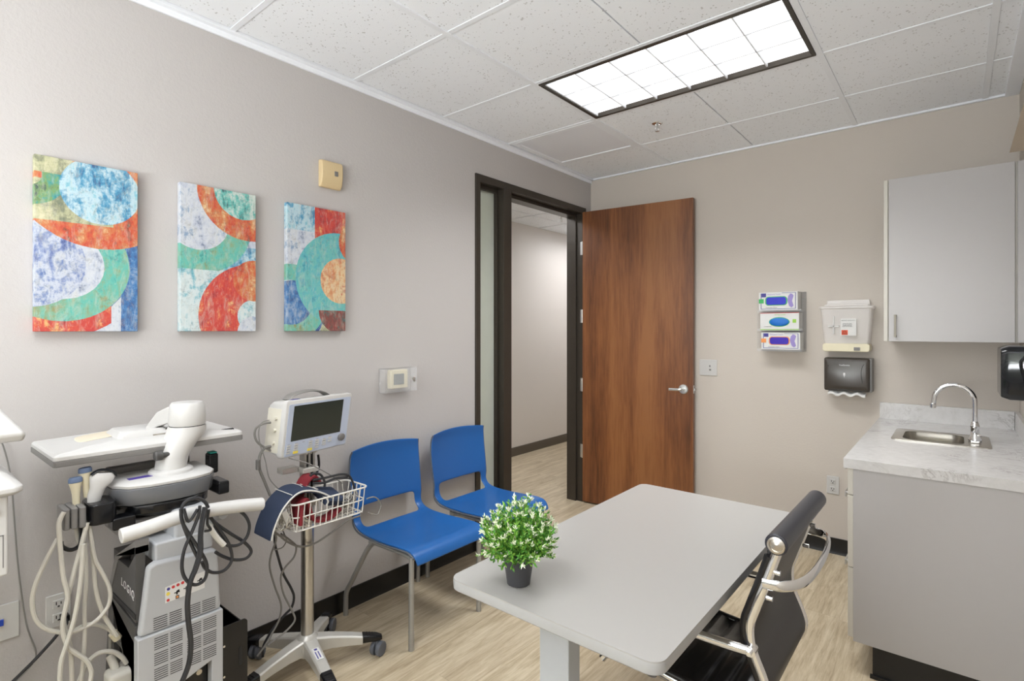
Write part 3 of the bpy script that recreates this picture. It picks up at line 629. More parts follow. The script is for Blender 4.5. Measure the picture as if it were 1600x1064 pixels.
# ---------------------------------------------------------------- blue stacking chairs
def blue_chair():
    t = thing('side_chair', 'blue plastic chair beside the patient monitor cart, nearer the camera', 'chair', (0, 0, 0), 0, 'blue plastic chairs along the left wall')
    prof = [(.012, .845), (.002, .80), (.006, .72), (.022, .63), (.036, .565), (.04, .54), (.043, .505), (.055, .47), (.095, .445), (.16, .437), (.25, .436), (.36, .44), (.45, .446), (.505, .445), (.535, .43), (.548, .405), (.552, .39)]
    half = [.215, .222, .227, .226, .223, .222, .221, .222, .224, .227, .23, .232, .232, .23, .228, .225, .222]
    bow = [.03, .03, .028, .024, .02, .018, .012, .006, .004, .0, 0, 0, 0, 0, 0, 0, 0]   # sides of the back come forward
    nx = 12; b = B(); vs = []
    cols = [-1, -.985, -.80, -.62, -.44, -.22, 0, .22, .44, .62, .80, .985, 1]
    for (x, z), hw, bo in zip(prof, half, bow):
        for c in cols:
            dz = (-.016*c*c if x < .02 and z > .83 else 0) + (-.010*(1-c*c) if .1 < x < .5 else 0)
            vs.append((x+bo*c*c, c*hw, z+dz))
    m = len(cols); fs = []
    for i in range(len(prof)-1):
        for j in range(m-1):
            if 4 <= i+0 <= 7 and 2 <= j <= 9 and i >= 5: continue
            fs.append((i*m+j, i*m+j+1, (i+1)*m+j+1, (i+1)*m+j))
    b.add(vs, fs)
    o = obj('seat_shell', b, 'blue', t, subsurf=2, solid=.009, local=True, label='blue one-piece seat and back shell')
    rim = []
    for s in (-1, 1):
        b = B(); b.tube([(x+bo-.002, s*(hw+.001), z-.008-(.012 if z > .83 else 0)) for (x, z), hw, bo in list(zip(prof, half, bow))[:15]], .0045, 6)
        obj('shell_edge', b, 'rim_grey', t, local=True, label='grey shell edge')
    for s in (-1, 1):
        obj('leg', B().tube([(.505, s*.219, .415), (.508, s*.221, .38), (.508, s*.222, .09), (.508, s*.222, .06)], .0125, 12).cyl((.508, s*.222, 0), .0132, .0, .085, n=12), 'leg_grey', t, local=True)
        obj('leg', B().tube([(.21, s*.208, .405), (.165, s*.215, .36), (.06, s*.23, .185), (.022, s*.236, .12), (.015, s*.237, .06), (.015, s*.237, .0)], .0125, 12), 'leg_grey', t, local=True)
        obj('seat_rail', B().tube([(.18, s*.208, .405), (.3, s*.208, .41), (.45, s*.214, .415), (.505, s*.219, .412)], .011, 10), 'leg_grey', t, local=True)
    obj('cross_rail', B().tube([(.23, -.21, .405), (.23, .21, .405)], .010, 8, False).tube([(.40, -.21, .41), (.40, .21, .41)], .010, 8, False), 'leg_grey', t, local=True)
    return t
c1 = blue_chair(); c1.location = (.035, -2.212, 0)
c2 = copy_tree(c1); c2.location = (.035, -1.665, 0); c2['label'] = 'blue plastic chair in front of the frosted sidelight, beside the doorway'
# ---------------------------------------------------------------- office chair
t = thing('office_chair', 'black ribbed leather office chair with chrome frame pushed under the table', 'chair', (1.84, -2.335, 0))
yN, yF = -2.545, -2.115
prof = [(2.094, .905), (2.082, .87), (2.060, .80), (2.036, .73), (2.022, .68), (2.028, .62), (2.052, .56), (2.062, .52), (2.048, .475), (2.0, .448), (1.93, .442), (1.84, .448), (1.74, .458), (1.66, .462), (1.61, .452), (1.585, .425)]
def smooth(P, k=5):
    P = [Vector((p[0], 0, p[1])) for p in P]; Q = []
    for i in range(len(P)-1):
        a = P[max(i-1, 0)]; b_ = P[i]; c = P[i+1]; d = P[min(i+2, len(P)-1)]
        for j in range(k):
            u = j/k; v = .5*((2*b_)+(c-a)*u+(2*a-5*b_+4*c-d)*u*u+(3*b_-3*c+d-a)*u**3); Q.append((v.x, v.z))
    return Q+[(P[-1].x, P[-1].z)]
SP = smooth(prof)
def sheet(P, y0, y1, th, rib):
    top = []; bot = []; acc = 0
    for i, (x, z) in enumerate(P):
        a = P[max(i-1, 0)]; c = P[min(i+1, len(P)-1)]; tx, tz = c[0]-a[0], c[1]-a[1]; L = math.hypot(tx, tz); nx_, nz_ = tz/L, -tx/L
        if i: acc += math.hypot(x-P[i-1][0], z-P[i-1][1])
        q = abs(math.sin(PI*acc/.055))**.7 if rib else 1
        h = th*(.45+.55*q); top.append((x+nx_*h, z+nz_*h)); bot.append((x-nx_*th*.25, z-nz_*th*.25))
    return top, bot
SPF = smooth(prof, 9)
top, bot = sheet(SPF, yN, yF, .022, True)
b = B(); rg = []
for yy in (yN+.012, yN+.02, yF-.02, yF-.012):
    k = 1 if yN+.015 < yy < yF-.015 else .5
    rg.append([(bx_+(tx_-bx_)*k, yy, bz_+(tz_-bz_)*k) for (tx_, tz_), (bx_, bz_) in zip(top, bot)]+[(p[0], yy, p[1]) for p in bot[::-1]])
# normals point to the sitter side (towards -x and up)
obj('seat_sling', b.loft(rg), 'leather', t, label='black ribbed leather seat and back sling', sharp=60)
b = B(); rg = []
bk = [p for p in SP if p[1] > .50 and p[0] > 2.0][:]
for yy in (yN+.014, yF-.014): rg.append([(x+.0075, yy, z) for x, z in bk]+[(x+.0115, yy, z) for x, z in bk[::-1]])
obj('back_panel', b.loft(rg), 'leather_grey', t, label='smooth dark grey rear face of the back')
for yy in (yN, yF):
    s = -1 if yy == yN else 1
    obj('edge_binding', B().tube([(x-.010, yy-s*.006, z+(.012 if x < 2.0 else 0)) for x, z in prof[1:-1]], .01, 10, ell=(.011, .013)), 'leather', t, label='black leather edge along the chrome rail')
    obj('side_rail', B().tube([(x+.004, yy, z) for x, z in prof], .010, 10, ell=(.007, .012)), 'chrome', t)
    zz = .62
    arm = B().tube([(2.03, yy+s*.012, zz), (1.96, yy+s*.02, zz), (1.75, yy+s*.02, zz-.006), (1.70, yy+s*.02, zz-.02), (1.678, yy+s*.018, zz-.06), (1.69, yy+s*.012, .50), (1.70, yy+s*.01, .462)], .011, 12, ell=(.010, .013))
    a = obj('armrest', arm, 'chrome', t)
    obj('arm_pivot', B().cyl((2.03, 0, zz), .014, yy-.018, yy+.03 if s > 0 else yy+.012, 'y').cyl((2.03, 0, zz), .007, yy-.03, yy+.03, 'y'), 'chrome', a, bevel=.002)
b = B().tube([(2.094, yN-.025, .913), (2.098, yF+.025, .913)], .027, 24, False)
hr = obj('head_roll', b, 'roll', t, bevel=.004, label='charcoal padded roll on top of the back')
for yy, s in ((yN-.025, -1), (yF+.025, 1)):
    obj('end_cap', B().lathe([(.021, yy-.001*s), (.021, yy+.005*s), (.016, yy+.006*s), (.015, yy+.003*s), (.008, yy+.004*s), (.004, yy+.006*s)], (2.095, 0, .913), 20, 'y'), 'steel', hr)
brace = [(2.058, yN-.004, .80), (2.10, yN, .803), (2.135, yN+.04, .806), (2.150, yN+.13, .808), (2.152, yN+.27, .812), (2.14, yF-.04, .815), (2.11, yF, .815), (2.072, yF+.004, .815)]
obj('back_brace', B().tube(brace, .01, 12, ell=(.006, .014)), 'chrome', t, label='curved chrome brace behind the back')
for yy in (yN, yF):
    for z in (.835, .765): obj('bolt', B().cyl((2.062 if z < .8 else 2.08, yy, z), .007, .004, .018, 'x', 12), 'chrome', t)
obj('spreader', B().tube([(1.75, yN, .440), (1.75, yF, .440)], .010, 10, False, ell=(.018, .008)).tube([(1.93, yN, .432), (1.93, yF, .432)], .01, 10, False, ell=(.018, .008)), 'chrome', t)
obj('tilt_housing', B().box(1.76, 1.92, -2.40, -2.27, .375, .425), 'black_pl', t, bevel=.01)
obj('gas_lift', B().cyl((1.84, -2.335, 0), .027, .12, .26).cyl((1.84, -2.335, 0), .014, .26, .38), 'chrome', t)
for k in range(5):
    a = R(20+72*k); ca, sa = math.cos(a), math.sin(a); bx0, by0 = 1.84, -2.335
    l = obj('base_spoke', B().tube([(bx0+ca*.03, by0+sa*.03, .115), (bx0+ca*.15, by0+sa*.15, .10), (bx0+ca*.27, by0+sa*.27, .075)], .014, 10, ell=(.016, .011)), 'chrome', t)
    wx, wy = bx0+ca*.265, by0+sa*.265
    b = B(); b.x = Matrix.Translation((wx, wy, 0)) @ Matrix.Rotation(a, 4, 'Z')
    b.cyl((0, 0, .027), .027, -.022, -.006, 'y').cyl((0, 0, .027), .027, .006, .022, 'y').cyl((0, 0, 0), .007, .03, .07)
    obj('caster', b, 'black_pl', l, bevel=.002)
M['side_pl'] = plain('ivory_plastic', srgb(216, 212, 198), .45)
# ---------------------------------------------------------------- patient monitor stand
hx, hy = .30, -2.80
t = thing('monitor_stand', 'silver five-legged rolling stand with a white wire basket beside the blue chairs', 'rolling stand', (hx, hy, 0))
obj('pole', B().cyl((hx, hy, 0), .0265, .15, .705, n=28).cyl((hx, hy, 0), .0235, .70, .72, n=28), 'pole', t)
b = B().box(hx-.02, hx+.02, hy-.024, hy-.015, .70, .93).box(hx-.02, hx+.02, hy+.015, hy+.024, .70, .93).box(hx-.02, hx-.012, hy-.015, hy+.015, .70, .93).box(hx-.012, hx+.018, hy-.005, hy+.005, .70, .93)
obj('mounting_channel', b, 'pole', t)
obj('channel_shadow_gap', B().box(hx-.012, hx+.01, hy-.0149, hy+.0149, .72, .93), 'slot', t, label='dark filler for the shade inside the channel')  # black block between the channel walls stands for their shade
obj('clamp', B().box(hx-.03, hx+.032, hy-.035, hy+.035, .842, .862).box(hx-.055, hx-.01, hy-.105, hy-.036, .845, .868), 'silver', t, bevel=.002)
obj('hub', B().lathe([(.035, .06), (.05, .07), (.055, .11), (.045, .135), (.03, .152)], (hx, hy, 0), 28), 'silver', t, bevel=.002)
for k in range(5):
    a = R(60+72*k); b = B(); b.x = Matrix.Translation((hx, hy, 0)) @ Matrix.Rotation(a, 4, 'Z')
    def sec(x, wz, z0, z1): return [(x, -wz, z0), (x, wz, z0), (x, wz, z1-.006), (x, wz*.75, z1), (x, -wz*.75, z1), (x, -wz, z1-.006)]
    b.loft([sec(.02, .03, .075, .14), sec(.10, .026, .078, .128), sec(.18, .024, .072, .112), sec(.228, .024, .066, .10)])
    l = obj('base_leg', b, 'silver', t, bevel=.002)
    b = B(); b.x = Matrix.Translation((hx, hy, 0)) @ Matrix.Rotation(a, 4, 'Z')
    b.loft([sec(.228, .0245, .072, .102), sec(.29, .022, .068, .09), sec(.312, .012, .066, .082)])
    for q in range(4): b.box(.245+.012*q, .249+.012*q, -.018, .018, .094-.0028*q, .1005-.0028*q)
    obj('foot_pad', b, 'black_pl', l, bevel=.003, label='ribbed black foot pad')
    b = B(); wa = R([18, 40, 30, -20, 50][k]); sg = [(.285, 0), (.28, 0), (.27, .0), (.285, 0), (.285, 0)][k]
    cx_, cy_ = hx+math.cos(a)*sg[0], hy+math.sin(a)*sg[0]
    b.x = Matrix.Translation((cx_+.012*math.cos(wa), cy_+.012*math.sin(wa), 0)) @ Matrix.Rotation(wa, 4, 'Z')
    cs = obj('caster', B().add([], []) if False else b.cyl((0, 0, .031), .031, -.024, -.006, 'x', 28).cyl((0, 0, .031), .031, .006, .024, 'x', 28).box(-.006, .006, -.012, .012, .02, .066), 'rim_grey', l, bevel=.003, label='grey twin wheel caster')
    b = B(); b.x = Matrix.Translation((cx_+.012*math.cos(wa), cy_+.012*math.sin(wa), 0)) @ Matrix.Rotation(wa, 4, 'Z')
    b.lathe([(.023, .0235), (.022, .0255), (.004, .0262)], (0, 0, .031), 24, 'x'); b.lathe([(.023, -.0235), (.022, -.0255), (.004, -.0262)], (0, 0, .031), 24, 'x')
# wire basket, part of the stand
bx0, bx1, by0, by1, bz0, bz1 = .332, .50, -2.968, -2.632, .668, .776
b = B(); wr = .0027
def loop(z, r, ins=0):
    P = rrect(bx0+ins, bx1-ins, by0+ins, by1-ins, .025, 3); P = P+[P[0]]
    b.tube([(x, y, z) for x, y in P], r, 6, False)
loop(bz1, .0036); loop(bz0+.055, wr, .008); loop(bz0, wr, .016)
def dip(y):   # lowered middle of the front rim
    return bz1
for k in range(13):
    y = by0+.02+(by1-by0-.04)*k/12
    b.tube([(bx1, y, bz1), (bx1-.016, y, bz0), (bx0+.016, y, bz0), (bx0, y, bz1)], wr*.85, 5, False)
for k in range(5):
    x = bx0+.025+(bx1-bx0-.05)*k/4
    b.tube([(x, by0, bz1), (x, by0+.016, bz0), (x, by1-.016, bz0), (x, by1, bz1)], wr*.85, 5, False)
b.box(hx-.02, bx0+.004, hy-.03, hy+.03, .70, .72)
obj('wire_basket', b, 'wire', t, label='white wire basket')
# sticker on the front leg
sa = R(348); lx, ly = math.cos(sa), math.sin(sa)
b = B(); b.x = Matrix.Translation((hx, hy, 0)) @ Matrix.Rotation(sa, 4, 'Z') @ Matrix.Translation((.13, 0, .1225)) @ Matrix.Rotation(R(10), 4, 'Y')
b.box(-.035, .035, -.014, .014, 0, .0012); st_ = obj('sticker', b, 'paper', t, label='small white sticker with dark marks')
b = B(); b.x = Matrix.Translation((hx, hy, 0)) @ Matrix.Rotation(sa, 4, 'Z') @ Matrix.Translation((.13, 0, .1238)) @ Matrix.Rotation(R(10), 4, 'Y')
b.box(-.012, .03, -.008, -.004, 0, .0004).box(-.012, .026, .003, .007, 0, .0004).box(-.03, -.02, -.006, .006, 0, .0004); obj('sticker_mark', b, 'indigo', st_)
# ---------------------------------------------------------------- patient monitor
t = thing('patient_monitor', 'off-white patient monitor with dark screen on top of the silver stand', 'monitor', (.365, -2.784, .93), R(8.8))
def PM(b): b.x = Matrix(((1, 0, .17, 0), (0, 1, 0, 0), (0, 0, 1, 0), (0, 0, 0, 1))) @ Matrix.Translation((-.02, 0, 0)); return b
W_ = .168; HH = .235
b = PM(B()); b.loft([[(x, y, z) for y, z in rrect(-W_+i, W_-i, 0+i+j, HH-i-j*.3, .014)] for x, i, j in ((-.125, .014, .02), (-.10, .006, .01), (-.03, .004, 0), (-.028, .0, 0), (-.003, 0, 0), (.0, .004, 0))])
obj('housing', b, 'white_pl', t, local=True, bevel=.0015)
obj('front_panel', PM(B()).prism(rrect(-W_+.012, W_-.010, .006, HH-.016, .006), 'x', -.002, .0015), 'panel_blue', t, local=True, label='pale blue control fascia')
obj('screen', PM(B()).prism(rrect(-.133, .118, .066, .211, .002), 'x', -.001, .0022), 'screen', t, local=True, label='dark glossy screen')
for (y, zz) in [(-.14, .05), (-.14, .04), (-.14, .03), (-.14, .02), (-.105, .05), (-.105, .04), (-.105, .03), (-.035, .05), (-.035, .04), (-.035, .03), (-.002, .05), (-.002, .04), (-.002, .03), (-.002, .02), (.035, .046), (.035, .036), (.035, .026), (.065, .048), (.065, .036)]:
    obj('button', PM(B()).box(.001, .0042, y-.009, y+.009, zz-.003, zz+.003), 'white_pl', t, local=True)
for y, zz in ((-.105, .018), (-.036, .017)): obj('alarm_button', PM(B()).box(.001, .0045, y-.011, y+.011, zz-.005, zz+.005), 'yellow', t, local=True, label='yellow key')
b = PM(B())
for (y, zz) in [(-.14, .055), (-.14, .045), (-.14, .035), (-.14, .025), (-.105, .055), (-.105, .045), (-.105, .035), (-.07, .055), (-.035, .055), (-.035, .045), (-.002, .055), (-.002, .045), (-.002, .035), (.035, .051), (.035, .041), (.065, .053)]:
    b.box(.001, .002, y-.006, y+.006, zz-.0006, zz+.0006)
obj('key_captions', b, 'mid_pl', t, local=True)
obj('knob', PM(B()).lathe([(.0165, .001), (.0165, .012), (.014, .0145), (.004, .0155)], (0, .125, .042), 24, 'x'), 'mid_pl', t, local=True, bevel=.001, label='grey turning knob')
b = PM(B()); b.tube([(-.07, -.12, HH-.005), (-.07, -.10, HH+.012), (-.07, -.05, HH+.022), (-.07, .0, HH+.023), (-.07, .05, HH+.012), (-.07, .08, HH-.004)], .01, 12, ell=(.026, .005))
obj('carry_handle', b, 'cable_g', t, local=True, label='grey carry handle on top')
obj('maker_badge', PM(B()).box(-.03, -.012, -.135, -.098, HH-.002, HH+.0008), 'indigo', t, local=True)
b = PM(B()).box(-.118, -.02, -W_+.004, -W_+.008, .02, .20)
for z in (.06, .112, .16): b.cyl((-.06, 0, z), .007, -W_-.006, -W_+.006, 'y', 12)
obj('side_ports', b, 'side_pl', t, local=True, label='slightly yellowed side panel with ports')
obj('mount', PM(B()).box(-.09, -.03, -.03, .03, -.014, .012), 'silver', t, local=True)
# ---------------------------------------------------------------- things in the basket
def strap_sheet(pts, width, th, axis=(0, 1, 0)):
    P = [Vector(p) for p in pts]; Q = []
    for i in range(len(P)-1):
        a = P[max(i-1, 0)]; b_ = P[i]; c = P[i+1]; d = P[min(i+2, len(P)-1)]
        for k in range(5):
            u = k/5; Q.append(.5*((2*b_)+(c-a)*u+(2*a-5*b_+4*c-d)*u*u+(3*b_-3*c+d-a)*u**3))
    Q.append(P[-1]); ax = Vector(axis).normalized(); rg = []
    for i, p in enumerate(Q):
        tg = (Q[min(i+1, len(Q)-1)]-Q[max(i-1, 0)]).normalized(); n = tg.cross(ax).normalized()
        h = ax*width/2; n = n*th/2
        rg.append([p-h-n, p+h-n, p+h+n, p-h+n])
    return rg
t = thing('blood_pressure_cuff', 'navy blood pressure cuff draped over the left end of the basket', 'cuff', (.42, -2.99, .72))
cuffP = [(.425, -3.05, .665), (.425, -3.04, .705), (.425, -3.01, .765), (.42, -2.965, .803), (.415, -2.92, .815), (.41, -2.86, .80), (.405, -2.80, .765), (.40, -2.77, .73)]
obj('cuff_fabric', B().loft(strap_sheet(cuffP, .125, .014, (1, 0, 0))), 'navy', t, bevel=.004)
def shift(P, dx, dz, dy=0): return [(x+dx, y+dy, z+dz) for x, y, z in P]
obj('white_piping', B().tube(shift(cuffP, .0665, .003), .0035, 6), 'wire', t, label='white piping along the cuff edge')
obj('stitched_mark', B().tube([(.355, -2.968, .8145), (.42, -2.968, .8155), (.487, -2.968, .8155)], .0018, 5).tube([(.36, -2.90, .8235), (.40, -2.895, .8235), (.44, -2.90, .8235)], .0014, 5).tube([(.36, -2.865, .812), (.47, -2.85, .808)], .0014, 5), 'wire', t)
t = thing('blood_pressure_cuff', 'maroon cuff rolled upright in the basket under the navy cuffs', 'cuff', (.42, -2.87, .68))
b = B(); sp_ = [(.42+.0*k, -2.87+(.018+.0016*k)*math.cos(k*.55), .735+(.020+.0022*k)*math.sin(k*.55)*.9) for k in range(22)]
obj('rolled_fabric', B().loft(strap_sheet([(.47, -2.935, .69), (.47, -2.93, .76), (.455, -2.90, .78), (.45, -2.88, .72), (.455, -2.86, .685), (.455, -2.80, .68), (.45, -2.76, .695), (.44, -2.74, .70)], .05, .012, (1, 0, 0))).loft(strap_sheet([(.395, -2.905, .69), (.38, -2.89, .76), (.36, -2.85, .82), (.35, -2.81, .835), (.35, -2.785, .80)], .075, .010, (1, 0, 0))), 'maroon', t, bevel=.003)
t = thing('blood_pressure_cuff', 'small folded navy cuff lying in the middle of the basket', 'cuff', (.43, -2.78, .72))
b = B(); b.x = Matrix.Translation((.425, -2.775, .755)) @ Euler((R(-14), R(22), R(6))).to_matrix().to_4x4()
b.loft([[(x, y, z) for x, y in rrect(-.052+i, .052-i, -.05+i, .05-i, .012)] for z, i in ((-.016, .006), (-.010, 0), (.008, 0), (.015, .006))])
obj('cuff_fabric', b, 'navy', t)
b = B(); b.x = Matrix.Translation((.425, -2.775, .755)) @ Euler((R(-14), R(22), R(6))).to_matrix().to_4x4()
obj('white_piping', b.tube([(-.05, -.052, .012), (0, -.052, .013), (.052, -.052, .012), (.054, -.052, -.008)], .003, 6), 'wire', t)
t = thing('cable_bundle', 'coiled grey and white sensor leads piled at the right end of the basket', 'cable', (.43, -2.69, .68))
b = B(); rnd = random.Random(3)
for k in range(7):
    c = Vector((.425+rnd.uniform(-.02, .02), -2.70+rnd.uniform(-.02, .015), .70+.012*k*.6)); r_ = rnd.uniform(.026, .042); tl = rnd.uniform(-.5, .9)
    b.tube([(c.x+r_*math.cos(q*.7), c.y+r_*math.sin(q*.7), c.z+r_*.75*tl*math.sin(q*.7+k)) for q in range(10)], .0035 if k % 2 else .0026, 6)
obj('grey_coil', b, 'cable_g', t)
b = B()
for k in range(5):
    c = Vector((.43+rnd.uniform(-.02, .02), -2.69+rnd.uniform(-.03, .015), .71+rnd.uniform(-.02, .03))); r_ = rnd.uniform(.02, .035)
    b.tube([(c.x+r_*.5*math.cos(q*.8), c.y+r_*math.sin(q*.8+k), c.z+r_*math.cos(q*.8)) for q in range(8)], .0022, 5)
obj('white_lead', b, 'cable_w', t)
t = thing('cable_bundle', 'tangle of white sensor connectors hanging at the left end of the basket', 'cable', (.45, -2.97, .68))
b = B()
for k in range(8):
    c = Vector((.455+rnd.uniform(-.02, .02), -3.0+rnd.uniform(-.01, .03), .70+rnd.uniform(-.03, .03))); r_ = rnd.uniform(.015, .028)
    b.tube([(c.x+r_*.6*math.cos(q*.8+k), c.y+r_*.7*math.sin(q*.9), c.z+r_*1.3*math.cos(q*.8)) for q in range(8)], .0022, 5)
obj('white_lead', b, 'cable_w', t)
b = B(); b.x = Matrix.Translation((.47, -2.985, .735)) @ Euler((R(25), R(10), 0)).to_matrix().to_4x4()
obj('connector', b.box(-.009, .009, -.011, .011, -.03, .03), 'white_pl', t, bevel=.003)
# leads from the monitor
t = thing('monitor_cable', 'grey cables looping from the side of the patient monitor down the pole', 'cable', (.30, -2.98, .5))
b = B()
b.tube([(0.300,-2.931,1.068),(0.300,-2.981,1.071),(0.300,-3.017,1.057),(0.300,-3.023,1.025),(0.300,-3.004,0.990),(0.300,-2.938,0.943)], .0045, 8)
b.tube([(0.330,-2.979,1.086),(0.330,-3.008,1.081),(0.330,-3.021,1.054),(0.330,-3.018,1.003),(0.330,-2.996,0.929),(0.330,-2.979,0.854),(0.330,-2.939,0.800)], .0022, 6)
b.tube([(0.360,-2.914,0.928),(0.360,-2.829,0.889),(0.360,-2.739,0.829),(0.360,-2.668,0.772)], .0028, 6)
b.tube([(0.300,-2.941,0.972),(0.300,-2.981,0.972),(0.300,-3.003,0.945),(0.300,-3.004,0.893),(0.300,-2.984,0.837),(0.300,-2.961,0.776)], .006, 8)
b.tube([(0.340,-2.978,0.649),(0.340,-2.944,0.620),(0.340,-2.910,0.584),(0.340,-2.854,0.546),(0.340,-2.788,0.540),(0.340,-2.711,0.562),(0.340,-2.630,0.593),(0.340,-2.563,0.597)], .0042, 8)
b.tube([(0.300,-2.924,0.664),(0.300,-2.903,0.605),(0.300,-2.893,0.575),(0.300,-2.910,0.550),(0.300,-2.944,0.551)], .0028, 6)
b.tube([(0.520,-2.655,0.733),(0.520,-2.614,0.730),(0.520,-2.584,0.695),(0.520,-2.593,0.659),(0.520,-2.609,0.653),(0.520,-2.647,0.673)], .0028, 6)
b.tube([(0.290,-2.955,0.641),(0.290,-2.931,0.592),(0.290,-2.952,0.533),(0.290,-2.958,0.481),(0.290,-2.937,0.396),(0.290,-2.911,0.314),(0.290,-2.918,0.256),(0.290,-2.949,0.209),(0.290,-2.973,0.178),(0.290,-3.009,0.144)], .004, 8)
b.tube([(0.310,-2.922,0.613),(0.310,-2.878,0.569),(0.310,-2.856,0.538),(0.310,-2.866,0.498),(0.310,-2.904,0.468),(0.310,-2.922,0.433),(0.310,-2.910,0.362),(0.310,-2.872,0.274),(0.310,-2.862,0.234),(0.310,-2.891,0.209),(0.310,-2.929,0.195),(0.310,-2.977,0.181)], .004, 8)
obj('grey_lead', b, 'cable_g', t)
b = B(); b.cyl(tuple(Vector((.30, -3.01, 0))), .009, .89, .93, n=12)
obj('inline_clip', b, 'mid_pl', t, bevel=.002)
t = thing('power_cord', 'black cord hanging down beside the pole of the silver stand', 'cord', (.28, -2.9, .3))
b = B()
b.tube([(0.270,-2.924,0.628),(0.270,-2.927,0.568),(0.270,-2.911,0.496),(0.270,-2.889,0.422),(0.270,-2.857,0.354),(0.270,-2.844,0.312),(0.270,-2.854,0.272),(0.270,-2.883,0.253),(0.270,-2.921,0.226),(0.270,-2.955,0.192),(0.270,-2.975,0.159),(0.270,-2.977,0.119)], .0052, 8)
b.tube([(0.250,-2.720,0.890),(0.250,-2.716,0.842),(0.250,-2.728,0.808),(0.250,-2.736,0.781)], .0055, 8)
b.tube([(0.420,-2.856,0.854),(0.420,-2.838,0.860),(0.420,-2.809,0.849),(0.420,-2.791,0.817),(0.420,-2.791,0.796)], .005, 8)
b.tube([(0.420,-2.842,0.834),(0.420,-2.784,0.832),(0.420,-2.715,0.831),(0.420,-2.675,0.816),(0.420,-2.655,0.780),(0.420,-2.647,0.743),(0.420,-2.667,0.720),(0.420,-2.699,0.706)], .005, 8)
b.tube([(0.420,-2.842,0.821),(0.420,-2.791,0.813),(0.420,-2.738,0.819),(0.420,-2.683,0.811)], .005, 8)
obj('cord', b, 'cable_k', t)
# ---------------------------------------------------------------- ultrasound machine
t = thing('ultrasound_machine', 'grey and white ultrasound machine on a cart with folded monitor and vented rear cover', 'medical machine', (.36, -3.35, 0))
U = t
b = B().prism([(-3.476, .502), (-3.237, .502), (-3.246, .70), (-3.262, .712), (-3.43, .722), (-3.452, .712)], 'x', .488, .52)
obj('rear_cover', b, 'light_grey_pl', U, bevel=.012, label='light grey rear cover')
b = B().prism([(-3.481, .09), (-3.4, .09), (-3.4, .30), (-3.27, .345), (-3.27, .09), (-3.234, .09), (-3.234, .503), (-3.481, .503)], 'x', .49, .527)
obj('lower_rear_cover', b, 'light_grey_pl', U, bevel=.004)
obj('rear_recess', B().box(.43, .48, -3.41, -3.26, .08, .36), 'slot', U, label='dark recess at the bottom rear')
for y, z, r_ in ((-3.33, .27, .012), (-3.30, .31, .009), (-3.355, .24, .015)): obj('recess_connector', B().cyl((0, y, z), r_, .479, .503, 'x', 14), 'steel', U)
vsl = [B(), B()]
for (y0, y1) in ((-3.437, -3.399), (-3.393, -3.358), (-3.345, -3.303), (-3.297, -3.256)):
    for ri, zc in enumerate((.532, .472, .424, .376)):
        dz = 0.0
        for q in range(6):
            z = zc-.018+.0068*q; xf = .5203 if ri == 0 else .5273
            vsl[ri > 0].box(xf-.003, xf+.0002, y0, y1, z+dz, z+dz+.0022)
for b in vsl: obj('vent_slots', b, 'slot', U)
# label sheet
b = B().prism([(-3.405, .585), (-3.29, .592), (-3.29, .648), (-3.405, .635)], 'x', .5195, .5206)
lbs = obj('label_sheet', b, 'paper', U, label='white safety label with small coloured symbols')
def disc(y, z, r, nm, mat): obj(nm, B().cyl((0, y, z), r, .5204, .5211, 'x', 12), mat, lbs)
for k, m_ in enumerate(('indigo', 'red', 'red', 'red')): disc(-3.396+.0135*k, .627+.0018*k, .0048, 'symbol', m_)
for k in range(1, 4): disc(-3.396+.0135*k, .627+.0018*k, .003, 'symbol', 'paper') if False else None
disc(-3.397, .612, .0055, 'symbol', 'yellow'); disc(-3.397, .592, .0045, 'symbol', 'red')
for (y, z, s) in ((-3.372, .608, 1), (-3.345, .612, 1), (-3.305, .622, 1)):
    b = B(); b.box(.5205, .5212, y-.008*s, y+.008*s, z-.0015, z+.0015).box(.5205, .5212, y-.002, y+.002, z-.007*s, z+.005*s).box(.5205, .5212, y+.001, y+.007, z+.001, z+.007); obj('pictogram', b, 'text_k', lbs)
obj('pictogram', B().box(.5205, .5212, -3.376, -3.366, .588, .598), 'text_k', lbs)
obj('pictogram', B().box(.5206, .5214, -3.374, -3.368, .590, .596), 'orange', lbs)
# side with lettering (faces the left front)
ys_ = -3.476
def side_poly(pts, y0, y1): return B().prism([(min(p[0], .489), p[2]) for p in pts], 'y', y0, y1)
obj('core', B().box(.16, .488, -3.45, -3.25, .09, .68), 'black_pl', U)
up = [(0.308,-3.475,0.691),(0.421,-3.475,0.693),(0.486,-3.475,0.752),(0.599,-3.475,0.753),(0.579,-3.475,0.608),(0.556,-3.475,0.541),(0.215,-3.475,0.560)]
obj('side_cover', side_poly(up, ys_, -3.45), 'dark_pl', U, bevel=.001)
rimp = [(0.211,-3.475,0.559),(0.284,-3.475,0.695),(0.570,-3.475,0.795),(0.610,-3.475,0.771),(0.593,-3.475,0.753),(0.547,-3.475,0.775),(0.319,-3.475,0.694),(0.240,-3.475,0.569)]
obj('side_rim', side_poly(rimp, ys_-.002, -3.44), 'mid_pl', U, bevel=.001)
lo = [(0.211,-3.475,0.549),(0.553,-3.475,0.530),(0.547,-3.475,0.299),(0.500,-3.475,0.287),(0.500,-3.475,0.470),(0.262,-3.475,0.513),(0.248,-3.475,0.185),(0.150,-3.475,0.141)]
obj('lower_side_frame', side_poly(lo, ys_, -3.445), 'dark_pl', U, bevel=.002)
vb = [(0.236,-3.478,0.566),(0.251,-3.478,0.553),(0.556,-3.478,0.552),(0.556,-3.478,0.569)]; obj('side_vent', side_poly(vb, ys_-.002, ys_+.002), 'slot', U)
